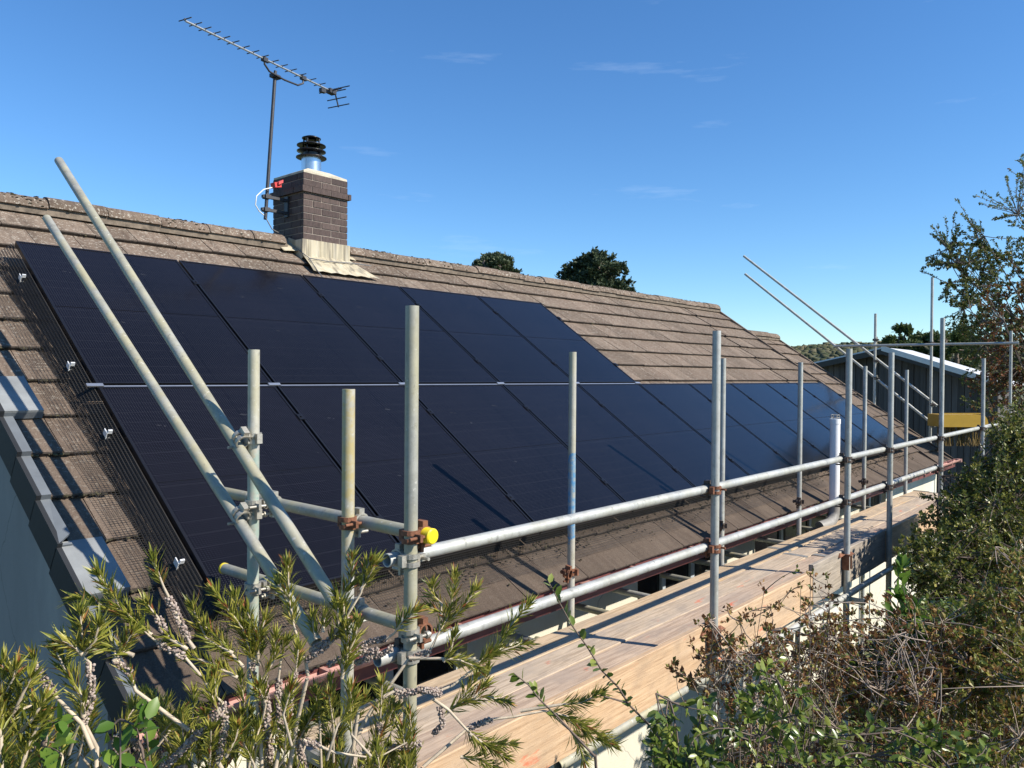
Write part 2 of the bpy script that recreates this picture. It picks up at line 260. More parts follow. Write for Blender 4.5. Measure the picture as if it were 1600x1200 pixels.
# ------------------------------------------------------------------ mesh builder
class MB:
    def __init__(s): s.v = []; s.f = []; s.sm = []; s.mi = []; s.uv = None
    def add(s, vs, fs, smooth=False, mi=0):
        o = len(s.v); s.v.extend(tuple(x) for x in vs)
        for f in fs: s.f.append(tuple(i+o for i in f)); s.sm.append(smooth); s.mi.append(mi)
    def box(s, o, a, b, c, mi=0):
        """parallelepiped: corner o and three edge vectors"""
        o = V(o); a = V(a); b = V(b); c = V(c)
        if a.cross(b).dot(c) < 0: a, b = b, a
        p = [o, o+a, o+a+b, o+b, o+c, o+a+c, o+a+b+c, o+b+c]
        s.add(p, [(3, 2, 1, 0), (4, 5, 6, 7), (0, 1, 5, 4), (1, 2, 6, 5), (2, 3, 7, 6), (3, 0, 4, 7)], False, mi)
    def aabb(s, x0, x1, y0, y1, z0, z1, mi=0): s.box((x0, y0, z0), (x1-x0, 0, 0), (0, y1-y0, 0), (0, 0, z1-z0), mi)
    def tube(s, pts, r, seg=8, caps=True, mi=0, open_inner=None):
        pts = [V(p) for p in pts]; n = len(pts)
        rs = r if isinstance(r, (list, tuple)) else [r]*n
        t0 = (pts[1]-pts[0]).normalized(); a = V((0, 0, 1)) if abs(t0.z) < .9 else V((1, 0, 0))
        u = t0.cross(a).normalized(); rings = []; vs = []
        for i, p in enumerate(pts):
            t = (pts[min(i+1, n-1)]-pts[max(i-1, 0)]).normalized()
            u = (u - t*u.dot(t)).normalized(); w = t.cross(u)
            for k in range(seg):
                an = 2*pi*k/seg; vs.append(p + (u*cos(an)+w*sin(an))*rs[i])
        fs = [(i*seg+k, i*seg+(k+1) % seg, (i+1)*seg+(k+1) % seg, (i+1)*seg+k) for i in range(n-1) for k in range(seg)]
        s.add(vs, fs, True, mi)
        if caps:
            s.add(vs[:seg], [tuple(range(seg-1, -1, -1))], False, mi); s.add(vs[-seg:], [tuple(range(seg))], False, mi)
    def pipe(s, a, b, ro, ri, seg=20):
        """straight hollow tube, open at both ends"""
        a = V(a); b = V(b); t = (b-a).normalized(); q = V((0, 0, 1)) if abs(t.z) < .9 else V((1, 0, 0))
        u = t.cross(q).normalized(); w = t.cross(u); n = max(2, int((b-a).length/.6)+1)
        def ring(p, r): return [p+(u*cos(2*pi*k/seg)+w*sin(2*pi*k/seg))*r for k in range(seg)]
        out = []
        for i in range(n): out += ring(a.lerp(b, i/(n-1)), ro)
        s.add(out, [(i*seg+k, i*seg+(k+1) % seg, (i+1)*seg+(k+1) % seg, (i+1)*seg+k) for i in range(n-1) for k in range(seg)], True)
        for p, d, flip in ((a, t, 0), (b, -t, 1)):
            vs = ring(p, ro)+ring(p, ri)+ring(p+d*min(.12, (b-a).length*.7), ri)
            fs = []
            for k in range(seg):
                k2 = (k+1) % seg
                q1 = (k, seg+k, seg+k2, k2); q2 = (seg+k, 2*seg+k, 2*seg+k2, seg+k2)
                fs += [q1, q2]
            fs.append(tuple(range(2*seg, 3*seg)))
            s.add(vs, fs, False)
    def lump(s, c, rx, ry, rz, rot=None, j=.25, mi=0, smooth=True):
        vs = []
        for p in ICO_V:
            q = V((p[0]*rx, p[1]*ry, p[2]*rz))*U(1-j, 1+j)
            if rot: q = rot @ q
            vs.append(V(c)+q)
        s.add(vs, ICO_F, smooth, mi)
    def leaf(s, p, d, nrm, l, w, fold=.25, mi=0, curl=0.):
        """a leaf with a mid rib: base p, direction d, face normal nrm"""
        d = d.normalized(); sd = d.cross(nrm)
        if sd.length < 1e-4: sd = d.orthogonal()
        sd.normalize(); n = sd.cross(d)
        m = p+d*l*.5 - n*(w*fold) ; t = p+d*l - n*curl*l
        s.add([p, m+sd*w*.5+n*w*fold, t, m-sd*w*.5+n*w*fold, m], [(0, 1, 4), (1, 2, 4), (0, 4, 3), (4, 2, 3)], False, mi)
    def oval(s, p, d, nrm, l, w, mi=0, curl=.1):
        d = d.normalized(); sd = d.cross(nrm)
        if sd.length < 1e-4: sd = d.orthogonal()
        sd.normalize(); n = sd.cross(d)
        a = p+d*l*.3-n*curl*l*.2; b = p+d*l*.7-n*curl*l*.5; t = p+d*l-n*curl*l
        s.add([p, a+sd*w*.46+n*w*.12, a, a-sd*w*.46+n*w*.12, b+sd*w*.44+n*w*.1, b, b-sd*w*.44+n*w*.1, t],
              [(0, 1, 2), (0, 2, 3), (1, 4, 5, 2), (2, 5, 6, 3), (4, 7, 5), (5, 7, 6)], True, mi)
    def obj(s, name, mats, parent=None, loc=None, kind=None, label=None):
        o_ = V(loc) if loc is not None else V((0, 0, 0))
        if parent is not None and loc is None:
            o_ = V(BASE.get(parent.name, (0, 0, 0)))
        me = bpy.data.meshes.new(name)
        me.from_pydata([(x-o_.x, y-o_.y, z-o_.z) for x, y, z in s.v], [], s.f)
        me.polygons.foreach_set('use_smooth', s.sm); me.polygons.foreach_set('material_index', s.mi)
        for m in (mats if isinstance(mats, (list, tuple)) else [mats]): me.materials.append(m)
        if s.uv is not None:
            ul = me.uv_layers.new(name='UVMap'); ul.data.foreach_set('uv', s.uv)
        me.validate(); me.update()
        o = bpy.data.objects.new(name, me); COL.objects.link(o)
        if parent is not None: o.parent = parent; BASE[o.name] = tuple(o_)
        else: o.location = o_; BASE[o.name] = tuple(o_)
        if kind: o['kind'] = kind
        if label: o['label'] = label
        return o
BASE = {}
_t = (1+sqrt(5))/2
ICO_V = [V(p).normalized() for p in ((-1, _t, 0), (1, _t, 0), (-1, -_t, 0), (1, -_t, 0), (0, -1, _t), (0, 1, _t), (0, -1, -_t), (0, 1, -_t), (_t, 0, -1), (_t, 0, 1), (-_t, 0, -1), (-_t, 0, 1))]
ICO_F = [(0, 11, 5), (0, 5, 1), (0, 1, 7), (0, 7, 10), (0, 10, 11), (1, 5, 9), (5, 11, 4), (11, 10, 2), (10, 7, 6), (7, 1, 8), (3, 9, 4), (3, 4, 2), (3, 2, 6), (3, 6, 8), (3, 8, 9), (4, 9, 5), (2, 4, 11), (6, 2, 10), (8, 6, 7), (9, 8, 1)]
def tag(o, label, cat, group=None):
    o['label'] = label; o['category'] = cat
    if group: o['group'] = group
    return o
def thing(name, loc, label, cat, group=None):
    o = bpy.data.objects.new(name, None); COL.objects.link(o); o.location = loc; o.empty_display_size = .2
    BASE[o.name] = tuple(loc); return tag(o, label, cat, group)

# ------------------------------------------------------------------ setting
g = MB(); S_ = 3000
g.add([(-S_, -S_, GZ), (S_, -S_, GZ), (S_, S_, GZ), (-S_, S_, GZ)], [(0, 1, 2, 3)]); g.obj('ground', GRASS, kind='structure')
# planted bank south of the house, where the camera and the shrubs stand
bk = MB(); nx, ny = 40, 16; vs = []
for i in range(nx+1):
    for j in range(ny+1):
        x = -6+22*i/nx; y = -9+7.2*j/ny
        h = 1.25*min(1, max(0, (-1.8-y)/1.5))*min(1, (i/nx)*6, (1-i/nx)*4) + U(-.05, .05)
        vs.append((x, y, GZ+.004+max(0, h)))
bk.add(vs, [(i*(ny+1)+j, (i+1)*(ny+1)+j, (i+1)*(ny+1)+j+1, i*(ny+1)+j+1) for i in range(nx) for j in range(ny)], True)
bk.obj('bank', EARTH, kind='structure')
# distant hill
hl = MB(); vs = []; n1 = 90
for i in range(n1+1):
    a = radians(-25+95*i/n1); 
    for j, (d, hh) in enumerate(((330, 0), (390, .62), (450, .92), (520, 1.), (700, .6))):
        k = 20+3*sin(i*.21)+1.2*sin(i*.9+j)+U(-.5, .5)
        vs.append((CAM.x+d*cos(a), CAM.y+d*sin(a), GZ+max(0, k)*hh))
hl.add(vs, [(i*5+j, (i+1)*5+j, (i+1)*5+j+1, i*5+j+1) for i in range(n1) for j in range(4)], True)
hl.obj('hill', HILL, kind='structure')
wd = MB()
def hill_h(a, d):
    q = ((330, 0), (390, .62), (450, .92), (520, 1.), (700, .6))
    for (d0, h0), (d1, h1) in zip(q, q[1:]):
        if d0 <= d <= d1: f_ = h0+(h1-h0)*(d-d0)/(d1-d0)
    return (20+3*sin((a+25)/95*n1*.21))*f_
for i in range(9000):
    a = U(-10, 48); d = U(345, 530); s_ = U(1.1, 2.6)
    wd.lump((CAM.x+d*cos(radians(a)), CAM.y+d*sin(radians(a)), GZ+hill_h(a, d)+.2), s_, s_, s_*U(.6, 1.0), j=.35)
wd.obj('hill_wood', leafmat('hill_tree', [(0, (.045, .055, .028)), (.6, (.085, .085, .045)), (1, (.13, .115, .07))], .8, 0, .1), kind='stuff')
tag(bpy.data.objects['hill_wood'], 'far wooded hillside beyond the dark barn', 'wood')

# ------------------------------------------------------------------ house
XL, XR = -.42, 12.2          # main roof ends
XR2 = 13.62                  # lower wing end
house = thing('house', (6, 2, GZ), 'brown tiled bungalow with grey gable wall and dark brick chimney', 'house')
# --- roof
S0, GAUGE = -.36, .335
def tile_run(mb, x0, x1, smax, dn=0., s0=S0, gap_x=None):
    k = 0
    while s0+GAUGE*k < smax-.05:
        s = s0+GAUGE*k; x = x0 - (.165 if k % 2 else 0) ; top = min(s+.40, smax)
        while x < x1-.01:
            a = max(x, x0); b = min(x+.33, x1); 
            if gap_x and s > gap_x[1] and a < gap_x[0]+.025 and b > gap_x[0]-.025:
                segs = [(a, gap_x[0]-.022), (gap_x[0]+.022, b)]
            else: segs = [(a, b)]
            for a, b in segs:
                if b-a < .02: continue
                j = U(-.003, .003); dj = U(-.006, .006); tl = U(-.0025, .0025)
                e = .0025
                lo0 = RP(a+e, s+dj, TN+dn+j+tl); lo1 = RP(b-e, s+dj, TN+dn+j-tl); up0 = RP(a+e, top, TN+dn-.038); up1 = RP(b-e, top, TN+dn-.038)
                # front lip with a slightly worn, rounded edge
                c0 = RP(a+e, s+dj-.004, TN+dn+j+tl-.008); c1 = RP(b-e, s+dj-.004, TN+dn+j-tl-.008)
                d0 = RP(a+e, s+dj+.004, TN+dn-.034); d1 = RP(b-e, s+dj+.004, TN+dn-.034)
                mb.add([lo0, lo1, up1, up0, c0, c1, d0, d1, up0-NV*.02, up1-NV*.02],
                       [(0, 1, 2, 3)])
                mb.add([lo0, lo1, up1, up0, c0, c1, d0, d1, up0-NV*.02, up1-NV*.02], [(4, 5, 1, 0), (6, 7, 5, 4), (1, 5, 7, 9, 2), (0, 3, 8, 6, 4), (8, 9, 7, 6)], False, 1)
            x += .33
        k += 1
APX_S = 4.40
apex = RP(0, APX_S, TN)
rb = MB(); tile_run(rb, XL+.0, XR, APX_S, 0, gap_x=(10.83, 1.6))
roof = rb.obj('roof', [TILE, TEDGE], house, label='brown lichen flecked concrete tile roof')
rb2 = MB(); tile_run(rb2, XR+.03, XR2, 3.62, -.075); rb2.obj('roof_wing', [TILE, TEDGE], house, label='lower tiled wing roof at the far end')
un = MB()
un.box(RP(XL+.02, S0+.06, TN-.10), (XR-XL-.04, 0, 0), SV*(APX_S-S0-.08), NV*.055)
un.box(RP(XR+.04, S0+.06, TN-.165), (XR2-XR-.06, 0, 0), SV*(3.62-S0-.08), NV*.045)
# north slopes
NS = V((0, -cos(TH), sin(TH))); NN = V((0, sin(TH), cos(TH)))
un.obj('roof_underlay', UNDER, roof)
nb = MB(); nb.box(V((XL, apex.y, apex.z-.01))-NS*4.7, (XR-XL, 0, 0), NS*4.69, -NN*.06)
ap2 = RP(0, 3.62, TN-.075); nb.box(V((XR+.03, ap2.y, ap2.z-.01))-NS*3.9, (XR2-XR-.03, 0, 0), NS*3.89, -NN*.06)
nb.obj('north_roof_slope', TILE, roof)
# ridge caps: half-round, bedded on mortar
rc = MB()
def ridge(mb, x0, x1, y, z, skip=None):
    x = x0
    while x < x1-.05:
        l = min(.45, x1-x); dz = U(-.008, .008); r = .135+U(-.004, .004)
        xa, xb = x, x+l
        if skip and xa < skip[0] < xb: xb = skip[0]
        elif skip and xa < skip[1] < xb: xa = skip[1]
        if not (skip and xa >= skip[0]-.001 and xb <= skip[1]+.001):
            prof = []
            for q in range(9):
                a = radians(8+164*q/8); prof.append((cos(a)*r*1.02, sin(a)*r*.86))
            vs = []
            for xx in (xa+.004, xb-.004):
                for c, s in prof: vs.append((xx, y-c, z-.045+dz+s))
                for c, s in reversed(prof): vs.append((xx, y-c*.84, z-.045+dz+s*.84))
            m_ = 18
            fs = [(i, m_+i, m_+(i+1) % m_, (i+1) % m_) for i in range(m_)]+[tuple(range(m_-1, -1, -1)), tuple(range(m_, 2*m_))]
            mb.add(vs, fs)
        x += .45
ridge(rc, XL-.02, XR, apex.y, apex.z, (2.62, 3.40)); ridge(rc, XR+.05, XR2, ap2.y, ap2.z)
rc.obj('ridge_tiles', TILE, roof)
bd = MB()
for x0, x1, a in ((XL, 2.64, apex), (3.38, XR, apex), (XR+.05, XR2, ap2)):
    bd.box((x0, a.y-.115, a.z-.085), (x1-x0, 0, 0), (0, .23, 0), (0, 0, .062))
bd.obj('ridge_mortar', simple('mossy_ridge_mortar', (.15, .12, .09), .95, 0, .55, 18, .8), roof)
# moss along the course edges and the ridge
ms = MB()
for k in range(14):
    s = S0+GAUGE*k
    for i in range(int(170 if k < 2 else 80)):
        x = U(XL, XR)
        if k > 1 and R() < .5: x = U(XL, -.0)
        r = U(.004, .013)*(1.5 if k < 2 and R() < .35 else 1)
        if 0 <= x <= 11.6 and .15 < s < 1.6: continue
        if 0 <= x <= 5.8 and .15 < s < 3.3: continue
        ms.lump(RP(x, s-.004+U(-.004, .02), TN-.012-.0*r), r*U(.8, 1.9), r, r*.7, j=.4)
for i in range(520):
    x = U(XL, XR); a = radians(U(5, 110))
    if 2.6 < x < 3.42: continue
    r = U(.004, .012); ms.lump((x, apex.y-cos(a)*.135, apex.z-.045+sin(a)*.116), r*1.6, r, r*.55, j=.4)
for i in range(900):      # tufts on the first course below the panels
    x = U(.0, 11.5); s = .04-abs(random.gauss(0, .09)); r = U(.003, .011); ms.lump(RP(x, s, TN-.0), r*1.3, r, r*.6, j=.4)
mo = ms.obj('moss', MOSS, roof, kind='stuff')
# verge covers on the near gable: a dark face, a grey top, one per course
vt = MB(); vd = MB(); k = 0
while S0+GAUGE*k < APX_S-.06:
    s = S0+GAUGE*k; l = min(GAUGE, APX_S-s)
    w = .205 if k in (2, 6) else .062
    lift = .030+(.0 if w < .1 else .006)
    # tapering top: rises toward its lower end so each unit steps over the one below
    a = RP(-.475, s-.015, TN+lift); b = RP(-.475, s+l+.02, TN+lift-.034)
    up = NV*.014
    p = [a, a+V((w, 0, 0)), b+V((w, 0, 0)), b]
    if k == 3:   # broken unit: corner torn and lifted
        p[1] = p[1]+SV*.05+NV*.008
    vt.add(p+[q-up for q in p], [(0, 1, 2, 3), (4, 5, 1, 0), (5, 6, 2, 1), (6, 7, 3, 2), (7, 4, 0, 3), (7, 6, 5, 4)], mi=0 if w < .1 else 1)
    e = RP(-.475, s-.015, TN+lift-.014)
    vt.box(RP(-.475, s-.015, TN+lift-.055), (w, 0, 0), SV*.012, NV*.041, mi=0)
    c0 = RP(-.479, s-.018, TN+lift+.001); c1 = RP(-.479, s+l+.0, TN+lift-.030)
    dn = -NV*.165
    vd.box(c0+dn, V((.022, 0, 0)), c1-c0-SV*.012, NV*.165); k += 1
vt.obj('verge_covers', [VERGE, VERGET], roof, label='grey stepped verge covers'); vd.obj('bargeboard', VERGED, roof)
# dry verge trims at the far ends
for xx, sm, dn in ((XR, APX_S, 0), (XR2, 3.62, -.075)):
    fv = MB()
    for k in range(int((sm-S0)/GAUGE)+1):
        s = S0+GAUGE*k; l = min(GAUGE, sm-s)
        if l > .04: fv.box(RP(xx-.035, s, TN+dn-.03), (.05, 0, 0), SV*(l-.01), NV*.042)
    fv.obj('verge_trim', TILE, roof)
# --- walls
ey = RP(0, S0, TN)   # eave edge
WY = .12             # front wall face
gw = MB()
def gable_z(y, ap, off): return ap.z - abs(y-ap.y)*tan(TH) - off
gx0, gx1 = -.44, -.24
yb = 2*apex.y-WY
ze = gable_z(WY, apex, .12)
prof = [(WY, GZ), (yb, GZ), (yb, ze), (apex.y, apex.z-.12), (WY, ze)]
vs = [(gx0, y, z) for y, z in prof]+[(gx1, y, z) for y, z in prof]
gw.add(vs, [(4, 3, 2, 1, 0), (5, 6, 7, 8, 9)]+[(i, (i+1) % 5, 5+(i+1) % 5, 5+i) for i in range(5)])
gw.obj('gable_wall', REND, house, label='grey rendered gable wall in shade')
# front wall with window openings
fw = MB(); ztop = ze-.02
wins = [(.55, 1.72), (3.72, 5.3), (6.0, 8.6), (9.5, 10.6)]
wz0, wz1 = -1.55, -.52
x = gx1+.002
for a, b in wins:
    fw.aabb(x, a, WY, WY+.25, GZ, ztop); fw.aabb(a, b, WY, WY+.25, GZ, wz0); fw.aabb(a, b, WY, WY+.25, wz1, ztop); x = b
fw.aabb(x, XR2-.1, WY, WY+.25, GZ, ztop); 
fw.obj('front_wall', CREAM, house)
for a, b in wins:
    wf = MB(); wf.aabb(a, b, WY+.06, WY+.12, wz1-.07, wz1-.002); wf.aabb(a, b, WY+.06, WY+.12, wz0+.002, wz0+.07)
    n = 2 if b-a < 1.4 else 3
    for i in range(n+1):
        xx = a+(b-a)*i/n; wf.aabb(max(a+.002, xx-.035), min(b-.002, xx+.035), WY+.062, WY+.118, wz0+.07, wz1-.07)
    f_ = wf.obj('window', WFRAME, house)
    wp = MB(); wp.aabb(a+.01, b-.01, WY+.085, WY+.095, wz0+.03, wz1-.03); wp.obj('pane', DGLASS, f_)
bw = MB(); bw.aabb(gx1, XR2-.1, yb-.25, yb, GZ, ztop); bw.aabb(XR2-.1, XR2+.02, WY, ap2.y*2-WY, GZ, gable_z(WY, ap2, .1)); 
bw.add([(XR2-.04, WY+.01, ztop-.2), (XR2-.04, 2*ap2.y-WY, ztop-.2), (XR2-.04, ap2.y, ap2.z-.12), (XR2+.02, WY+.01, ztop-.2), (XR2+.02, 2*ap2.y-WY, ztop-.2), (XR2+.02, ap2.y, ap2.z-.12)], [(0, 2, 1), (3, 4, 5), (0, 3, 5, 2), (1, 2, 5, 4), (0, 1, 4, 3)])
bw.obj('rear_wall', CREAM, house)
# fascia, soffit and gutter
fa = MB(); fa.aabb(XL-.02, XR2, ey.y+.035, ey.y+.06, ey.z-.17, ey.z-.035); fa.aabb(XL-.02, XR2, ey.y+.06, WY-.002, ey.z-.17, ey.z-.155)
fa.obj('fascia', SOFFIT, house)
gt = MB(); x = XL-.04
while x < XR2:
    l = min(3.0, XR2+.04-x); prof = []
    for q in range(9):
        a = pi+pi*q/8; prof.append((ey.y+cos(a)*.044, ey.z-.035+sin(a)*.05))
    inner = [(ey.y+(y-ey.y)*.9, ey.z-.032+(z-ey.z+.035)*.88) for y, z in reversed(prof)]
    pr = prof+inner; m_ = len(pr)
    vs = [(x, y, z) for y, z in pr]+[(x+l-.004, y, z) for y, z in pr]
    gt.add(vs, [(i, (i+1) % m_, m_+(i+1) % m_, m_+i) for i in range(m_)]+[tuple(range(m_)), tuple(range(2*m_-1, m_-1, -1))])
    gt.aabb(x+l-.05, x+l+.05, ey.y-.047, ey.y+.03, ey.z-.093, ey.z-.036); x += l
x = .4
while x < XR2: gt.aabb(x, x+.025, ey.y-.046, ey.y+.034, ey.z-.092, ey.z-.03); x += .9
gt.obj('gutter', PINK, house)
# downpipe-like vent stack, white, with wire balloon and an elbow at its foot
vp = MB(); P = onY(1305, 655, -.335); ztop_v = P.z
vp.tube([(P.x, P.y, -.40), (P.x, P.y, ztop_v)], .053, 24)
vp.tube([(P.x, P.y, ztop_v-.05), (P.x, P.y, ztop_v+.003)], .057, 24)
vent = vp.obj('vent_pipe', WHITE, house, label='white plastic vent pipe')
el = MB(); pts = [(P.x, P.y, -.34)]
for q in range(7):
    a = radians(90*q/6); pts.append((P.x-.17+.17*cos(a), P.y, -.42-.12*sin(a)))
pts += [(P.x-.30, P.y+.05, -.56)]
el.tube(pts, .058, 20); el.obj('elbow', simple('dirty_grey_plastic', (.24, .23, .21), .6, 0, .3, 12, .1), vent)
cg = MB()
for q in range(8):
    a = 2*pi*q/8; c, s = cos(a)*.047, sin(a)*.047
    cg.tube([(P.x+c, P.y+s, ztop_v), (P.x+c, P.y+s, ztop_v+.05)], .0028, 5)
for zz in (.018, .048):
    cg.tube([(P.x+cos(2*pi*q/16)*.047, P.y+sin(2*pi*q/16)*.047, ztop_v+zz) for q in range(17)], .0028, 5)
cg.obj('wire_cage', STEEL, vent)

# --- chimney
ch = MB(); cx0, cx1, cy0, cy1 = 2.735, 3.275, 3.455, 4.01
zb, zt = 2.405, 3.088; nrow = 10; rh = (zt-zb)/nrow; J = .010
for r_ in range(nrow):
    pr = .028 if r_ == 7 else 0
    x0, x1, y0, y1 = cx0-pr, cx1+pr, cy0-pr, cy1+pr
    z0 = zb+rh*r_+J/2; z1 = zb+rh*(r_+1)-J/2
    def cut(l, off):
        e = [0.]; p = off
        while p < l-.03: e.append(p); p += .215+J
        e.append(l); return e
    for side in range(4):
        Ls = (x1-x0) if side % 2 == 0 else (y1-y0)
        off = (.1125 if (r_+side) % 2 else .218)
        e = cut(Ls, off)
        for a, b in zip(e, e[1:]):
            a_ = a+J/2 if a > 0 else a; b_ = b-J/2 if b < Ls-.001 else b
            if b_-a_ < .02: continue
            d = .05; j = U(-.002, .002)
            if side == 0: ch.box((x0+a_, y0-j, z0), (b_-a_, 0, 0), (0, d, 0), (0, 0, z1-z0))
            if side == 1: ch.box((x1-d+j, y0+a_+ (.051 if a == 0 else 0), z0), (d, 0, 0), (0, b_-a_-(.051 if a == 0 else 0)-(.051 if b > Ls-.001 else 0), 0), (0, 0, z1-z0))
            if side == 2: ch.box((x1-b_, y1-d+j, z0), (b_-a_, 0, 0), (0, d, 0), (0, 0, z1-z0))
            if side == 3: ch.box((x0-j, y1-b_+(.051 if b > Ls-.001 else 0), z0), (d, 0, 0), (0, b_-a_-(.051 if a == 0 else 0)-(.051 if b > Ls-.001 else 0), 0), (0, 0, z1-z0))
chim = ch.obj('chimney', BRICK, house, label='dark brown brick chimney stack')
co_ = MB(); co_.aabb(cx0+.006, cx1-.006, cy0+.006, cy1-.006, zb-.6, zt-.004); co_.aabb(cx0-.02, cx1+.02, cy0-.02, cy1+.02, zb+rh*7+.006, zb+rh*8-.006)
co_.obj('mortar_joints', MORTAR, chim)
fl = MB(); ccx, ccy = 3.012, 3.73
for q, (e, z) in enumerate(((0, zt), (0, zt+.018))): pass
a = [(cx0+.004, cy0+.004, zt-.003), (cx1-.004, cy0+.004, zt-.003), (cx1-.004, cy1-.004, zt-.003), (cx0+.004, cy1-.004, zt-.003)]
b = [(x, y, zt+.018) for x, y, z in a]; c = [(ccx-.13, ccy-.13, zt+.085), (ccx+.13, ccy-.13, zt+.085), (ccx+.13, ccy+.13, zt+.085), (ccx-.13, ccy+.13, zt+.085)]
fl.add(a+b+c, [(3, 2, 1, 0), (8, 9, 10, 11)]+[(i+k, (i+1) % 4+k, (i+1) % 4+4+k, i+4+k) for k in (0, 4) for i in range(4)])
fl.obj('flaunching', CEMENT, chim)
# lead flashing: upstand round the foot, apron dressed over the tiles
ld = MB(); y0 = cy0-.016; zr = RP(0, (cy0-.0)/cos(TH), 0)
def roof_z(y, n=TN+.02): return y*tan(TH)+n/cos(TH)
for i in range(8):       # upstand made of lapped strips
    a_ = cx0-.02+(cx1-cx0+.04)*i/8; b_ = cx0-.02+(cx1-cx0+.04)*(i+1)/8; j = .004*(i % 2)
    ld.add([(a_, y0-j, roof_z(y0)-.01), (b_, y0-j, roof_z(y0)-.01), (b_, y0-j, zb+.004), (a_, y0-j, zb+.004), (a_, y0+.016, roof_z(y0)-.01), (b_, y0+.016, roof_z(y0)-.01), (b_, y0+.016, zb+.004), (a_, y0+.016, zb+.004)],
           [(0, 1, 2, 3), (0, 4, 5, 1), (3, 2, 6, 7), (1, 5, 6, 2), (0, 3, 7, 4)])
nq = 16; ap_v = []
s1 = (y0)/cos(TH)*1.0
sB = 4.09; sA = 3.80
for i in range(nq+1):
    t = i/nq
    xt = (cx0-.02)+(cx1-cx0+.04)*t; xb = (2.68)+(3.52-2.68)*t
    for j in range(4):
        u = j/3; s = sB+.02+(sA-sB-.02)*u; x_ = xt+(xb-xt)*u
        ap_v.append(RP(x_, s, TN+.026+.006*sin(i*2.1+j)+.012*(1-u)))
ld.add(ap_v, [(i*4+j, i*4+j+1, (i+1)*4+j+1, (i+1)*4+j) for i in range(nq) for j in range(3)], True)
# side soakers
for xs, sg in ((cx0-.016, -1), (cx1+.016, 1)):
    ys = [cy0, (cy0+apex.y)/2, apex.y]
    for ya, yb_ in zip(ys, ys[1:]):
        za, zb2 = roof_z(ya), roof_z(yb_)
        ld.add([(xs, ya, za-.05), (xs, yb_, zb2-.05), (xs, yb_, max(zb+.004, zb2+.04)), (xs, ya, zb+.004), (xs-sg*.016, ya, za-.05), (xs-sg*.016, yb_, zb2-.05), (xs-sg*.016, yb_, max(zb+.004, zb2+.04)), (xs-sg*.016, ya, zb+.004)], [(0, 1, 2, 3), (7, 6, 5, 4), (3, 2, 6, 7)])
        ld.add([RP(xs, ya/cos(TH), TN+.03), RP(xs+sg*.16, ya/cos(TH), TN+.012), RP(xs+sg*.16, yb_/cos(TH)-.12*0, TN+.012), RP(xs, yb_/cos(TH), TN+.03)], [(0, 1, 2, 3)])
ld.obj('lead_flashing', LEAD, chim)
fp = MB(); fp.tube([(ccx, ccy, zt+.05), (ccx, ccy, 3.335)], .102, 28); flue = fp.obj('flue_pipe', FLUE, chim)
cw = MB()
def disc(mb, z, r, h=.016, dz=.03):
    seg = 28; vs = []
    for rr, zz in ((.0, z+dz+h), (r*.55, z+dz*.7+h), (r, z+h*.6), (r, z), (r*.5, z+dz*.5)):
        for k in range(seg): vs.append((ccx+cos(2*pi*k/seg)*max(rr, .002), ccy+sin(2*pi*k/seg)*max(rr, .002), zz))
    mb.add(vs, [(i*seg+k, i*seg+(k+1) % seg, (i+1)*seg+(k+1) % seg, (i+1)*seg+k) for i in range(4) for k in range(seg)], True)
disc(cw, 3.325, .158, .012, .012); disc(cw, 3.392, .150, .012, -.028); disc(cw, 3.452, .150, .012, .028); disc(cw, 3.528, .098, .012, .02)
cw.tube([(ccx, ccy, 3.32), (ccx, ccy, 3.41)], .085, 20)
for k in range(4):
    a = 2*pi*k/4+.5; cw.tube([(ccx+cos(a)*.10, ccy+sin(a)*.10, 3.33), (ccx+cos(a)*.085, ccy+sin(a)*.085, 3.535)], .009, 6)
cw.obj('cowl', BLACK, flue)
bwm = MB()
# ------------------------------------------------------------------ solar panels
PW, PH, PITCHX = 1.134, 1.705, 1.154
ORD = ['first', 'second', 'third', 'fourth', 'fifth', 'sixth', 'seventh', 'eighth', 'ninth', 'tenth']
def panel(x, s, label):
    o = RP(x, s, 0); t = thing('solar_panel', o, label, 'solar panel', 'black solar panels on the roof')
    f = MB(); w = .013; d = .035
    f.box(RP(x, s, -d), (PW, 0, 0), SV*w, NV*d); f.box(RP(x, s+PH-w, -d), (PW, 0, 0), SV*w, NV*d)
    f.box(RP(x, s+w, -d), (w, 0, 0), SV*(PH-2*w), NV*d); f.box(RP(x+PW-w, s+w, -d), (w, 0, 0), SV*(PH-2*w), NV*d)
    f.obj('frame', FRAME, t)
    for a, b in ((s+w, s+PH/2-.004), (s+PH/2+.004, s+PH-w)):
        g_ = MB(); p = [RP(x+w, a, -.004), RP(x+PW-w, a, -.004), RP(x+PW-w, b, -.004), RP(x+w, b, -.004)]
        g_.add(p+[q-NV*.006 for q in p], [(0, 1, 2, 3), (7, 6, 5, 4), (0, 4, 5, 1), (1, 5, 6, 2), (2, 6, 7, 3), (3, 7, 4, 0)])
        uv = []
        for fc in g_.f:
            for i in fc:
                q = V(g_.v[i]); uv += [q.x-x, (q-V((q.x, 0, 0))).dot(SV)-s]
        g_.uv = uv; g_.obj('cell_glass', GLASS, t)
    bs = MB(); bs.box(RP(x+w, s+PH/2-.004, -.012), (PW-2*w, 0, 0), SV*.008, NV*.006); bs.obj('half_cut_line', FRAME, t)
    for sc in (.343, 1.348):
        c = MB(); c.box(RP(x+PW-.012, s+sc-.03, .0015), (.044, 0, 0), SV*.06, NV*.004)
        c.tube([RP(x+PW+.01, s+sc, .0), RP(x+PW+.01, s+sc, .011)], .008, 8); c.obj('clamp', FRAME, t)
    return t
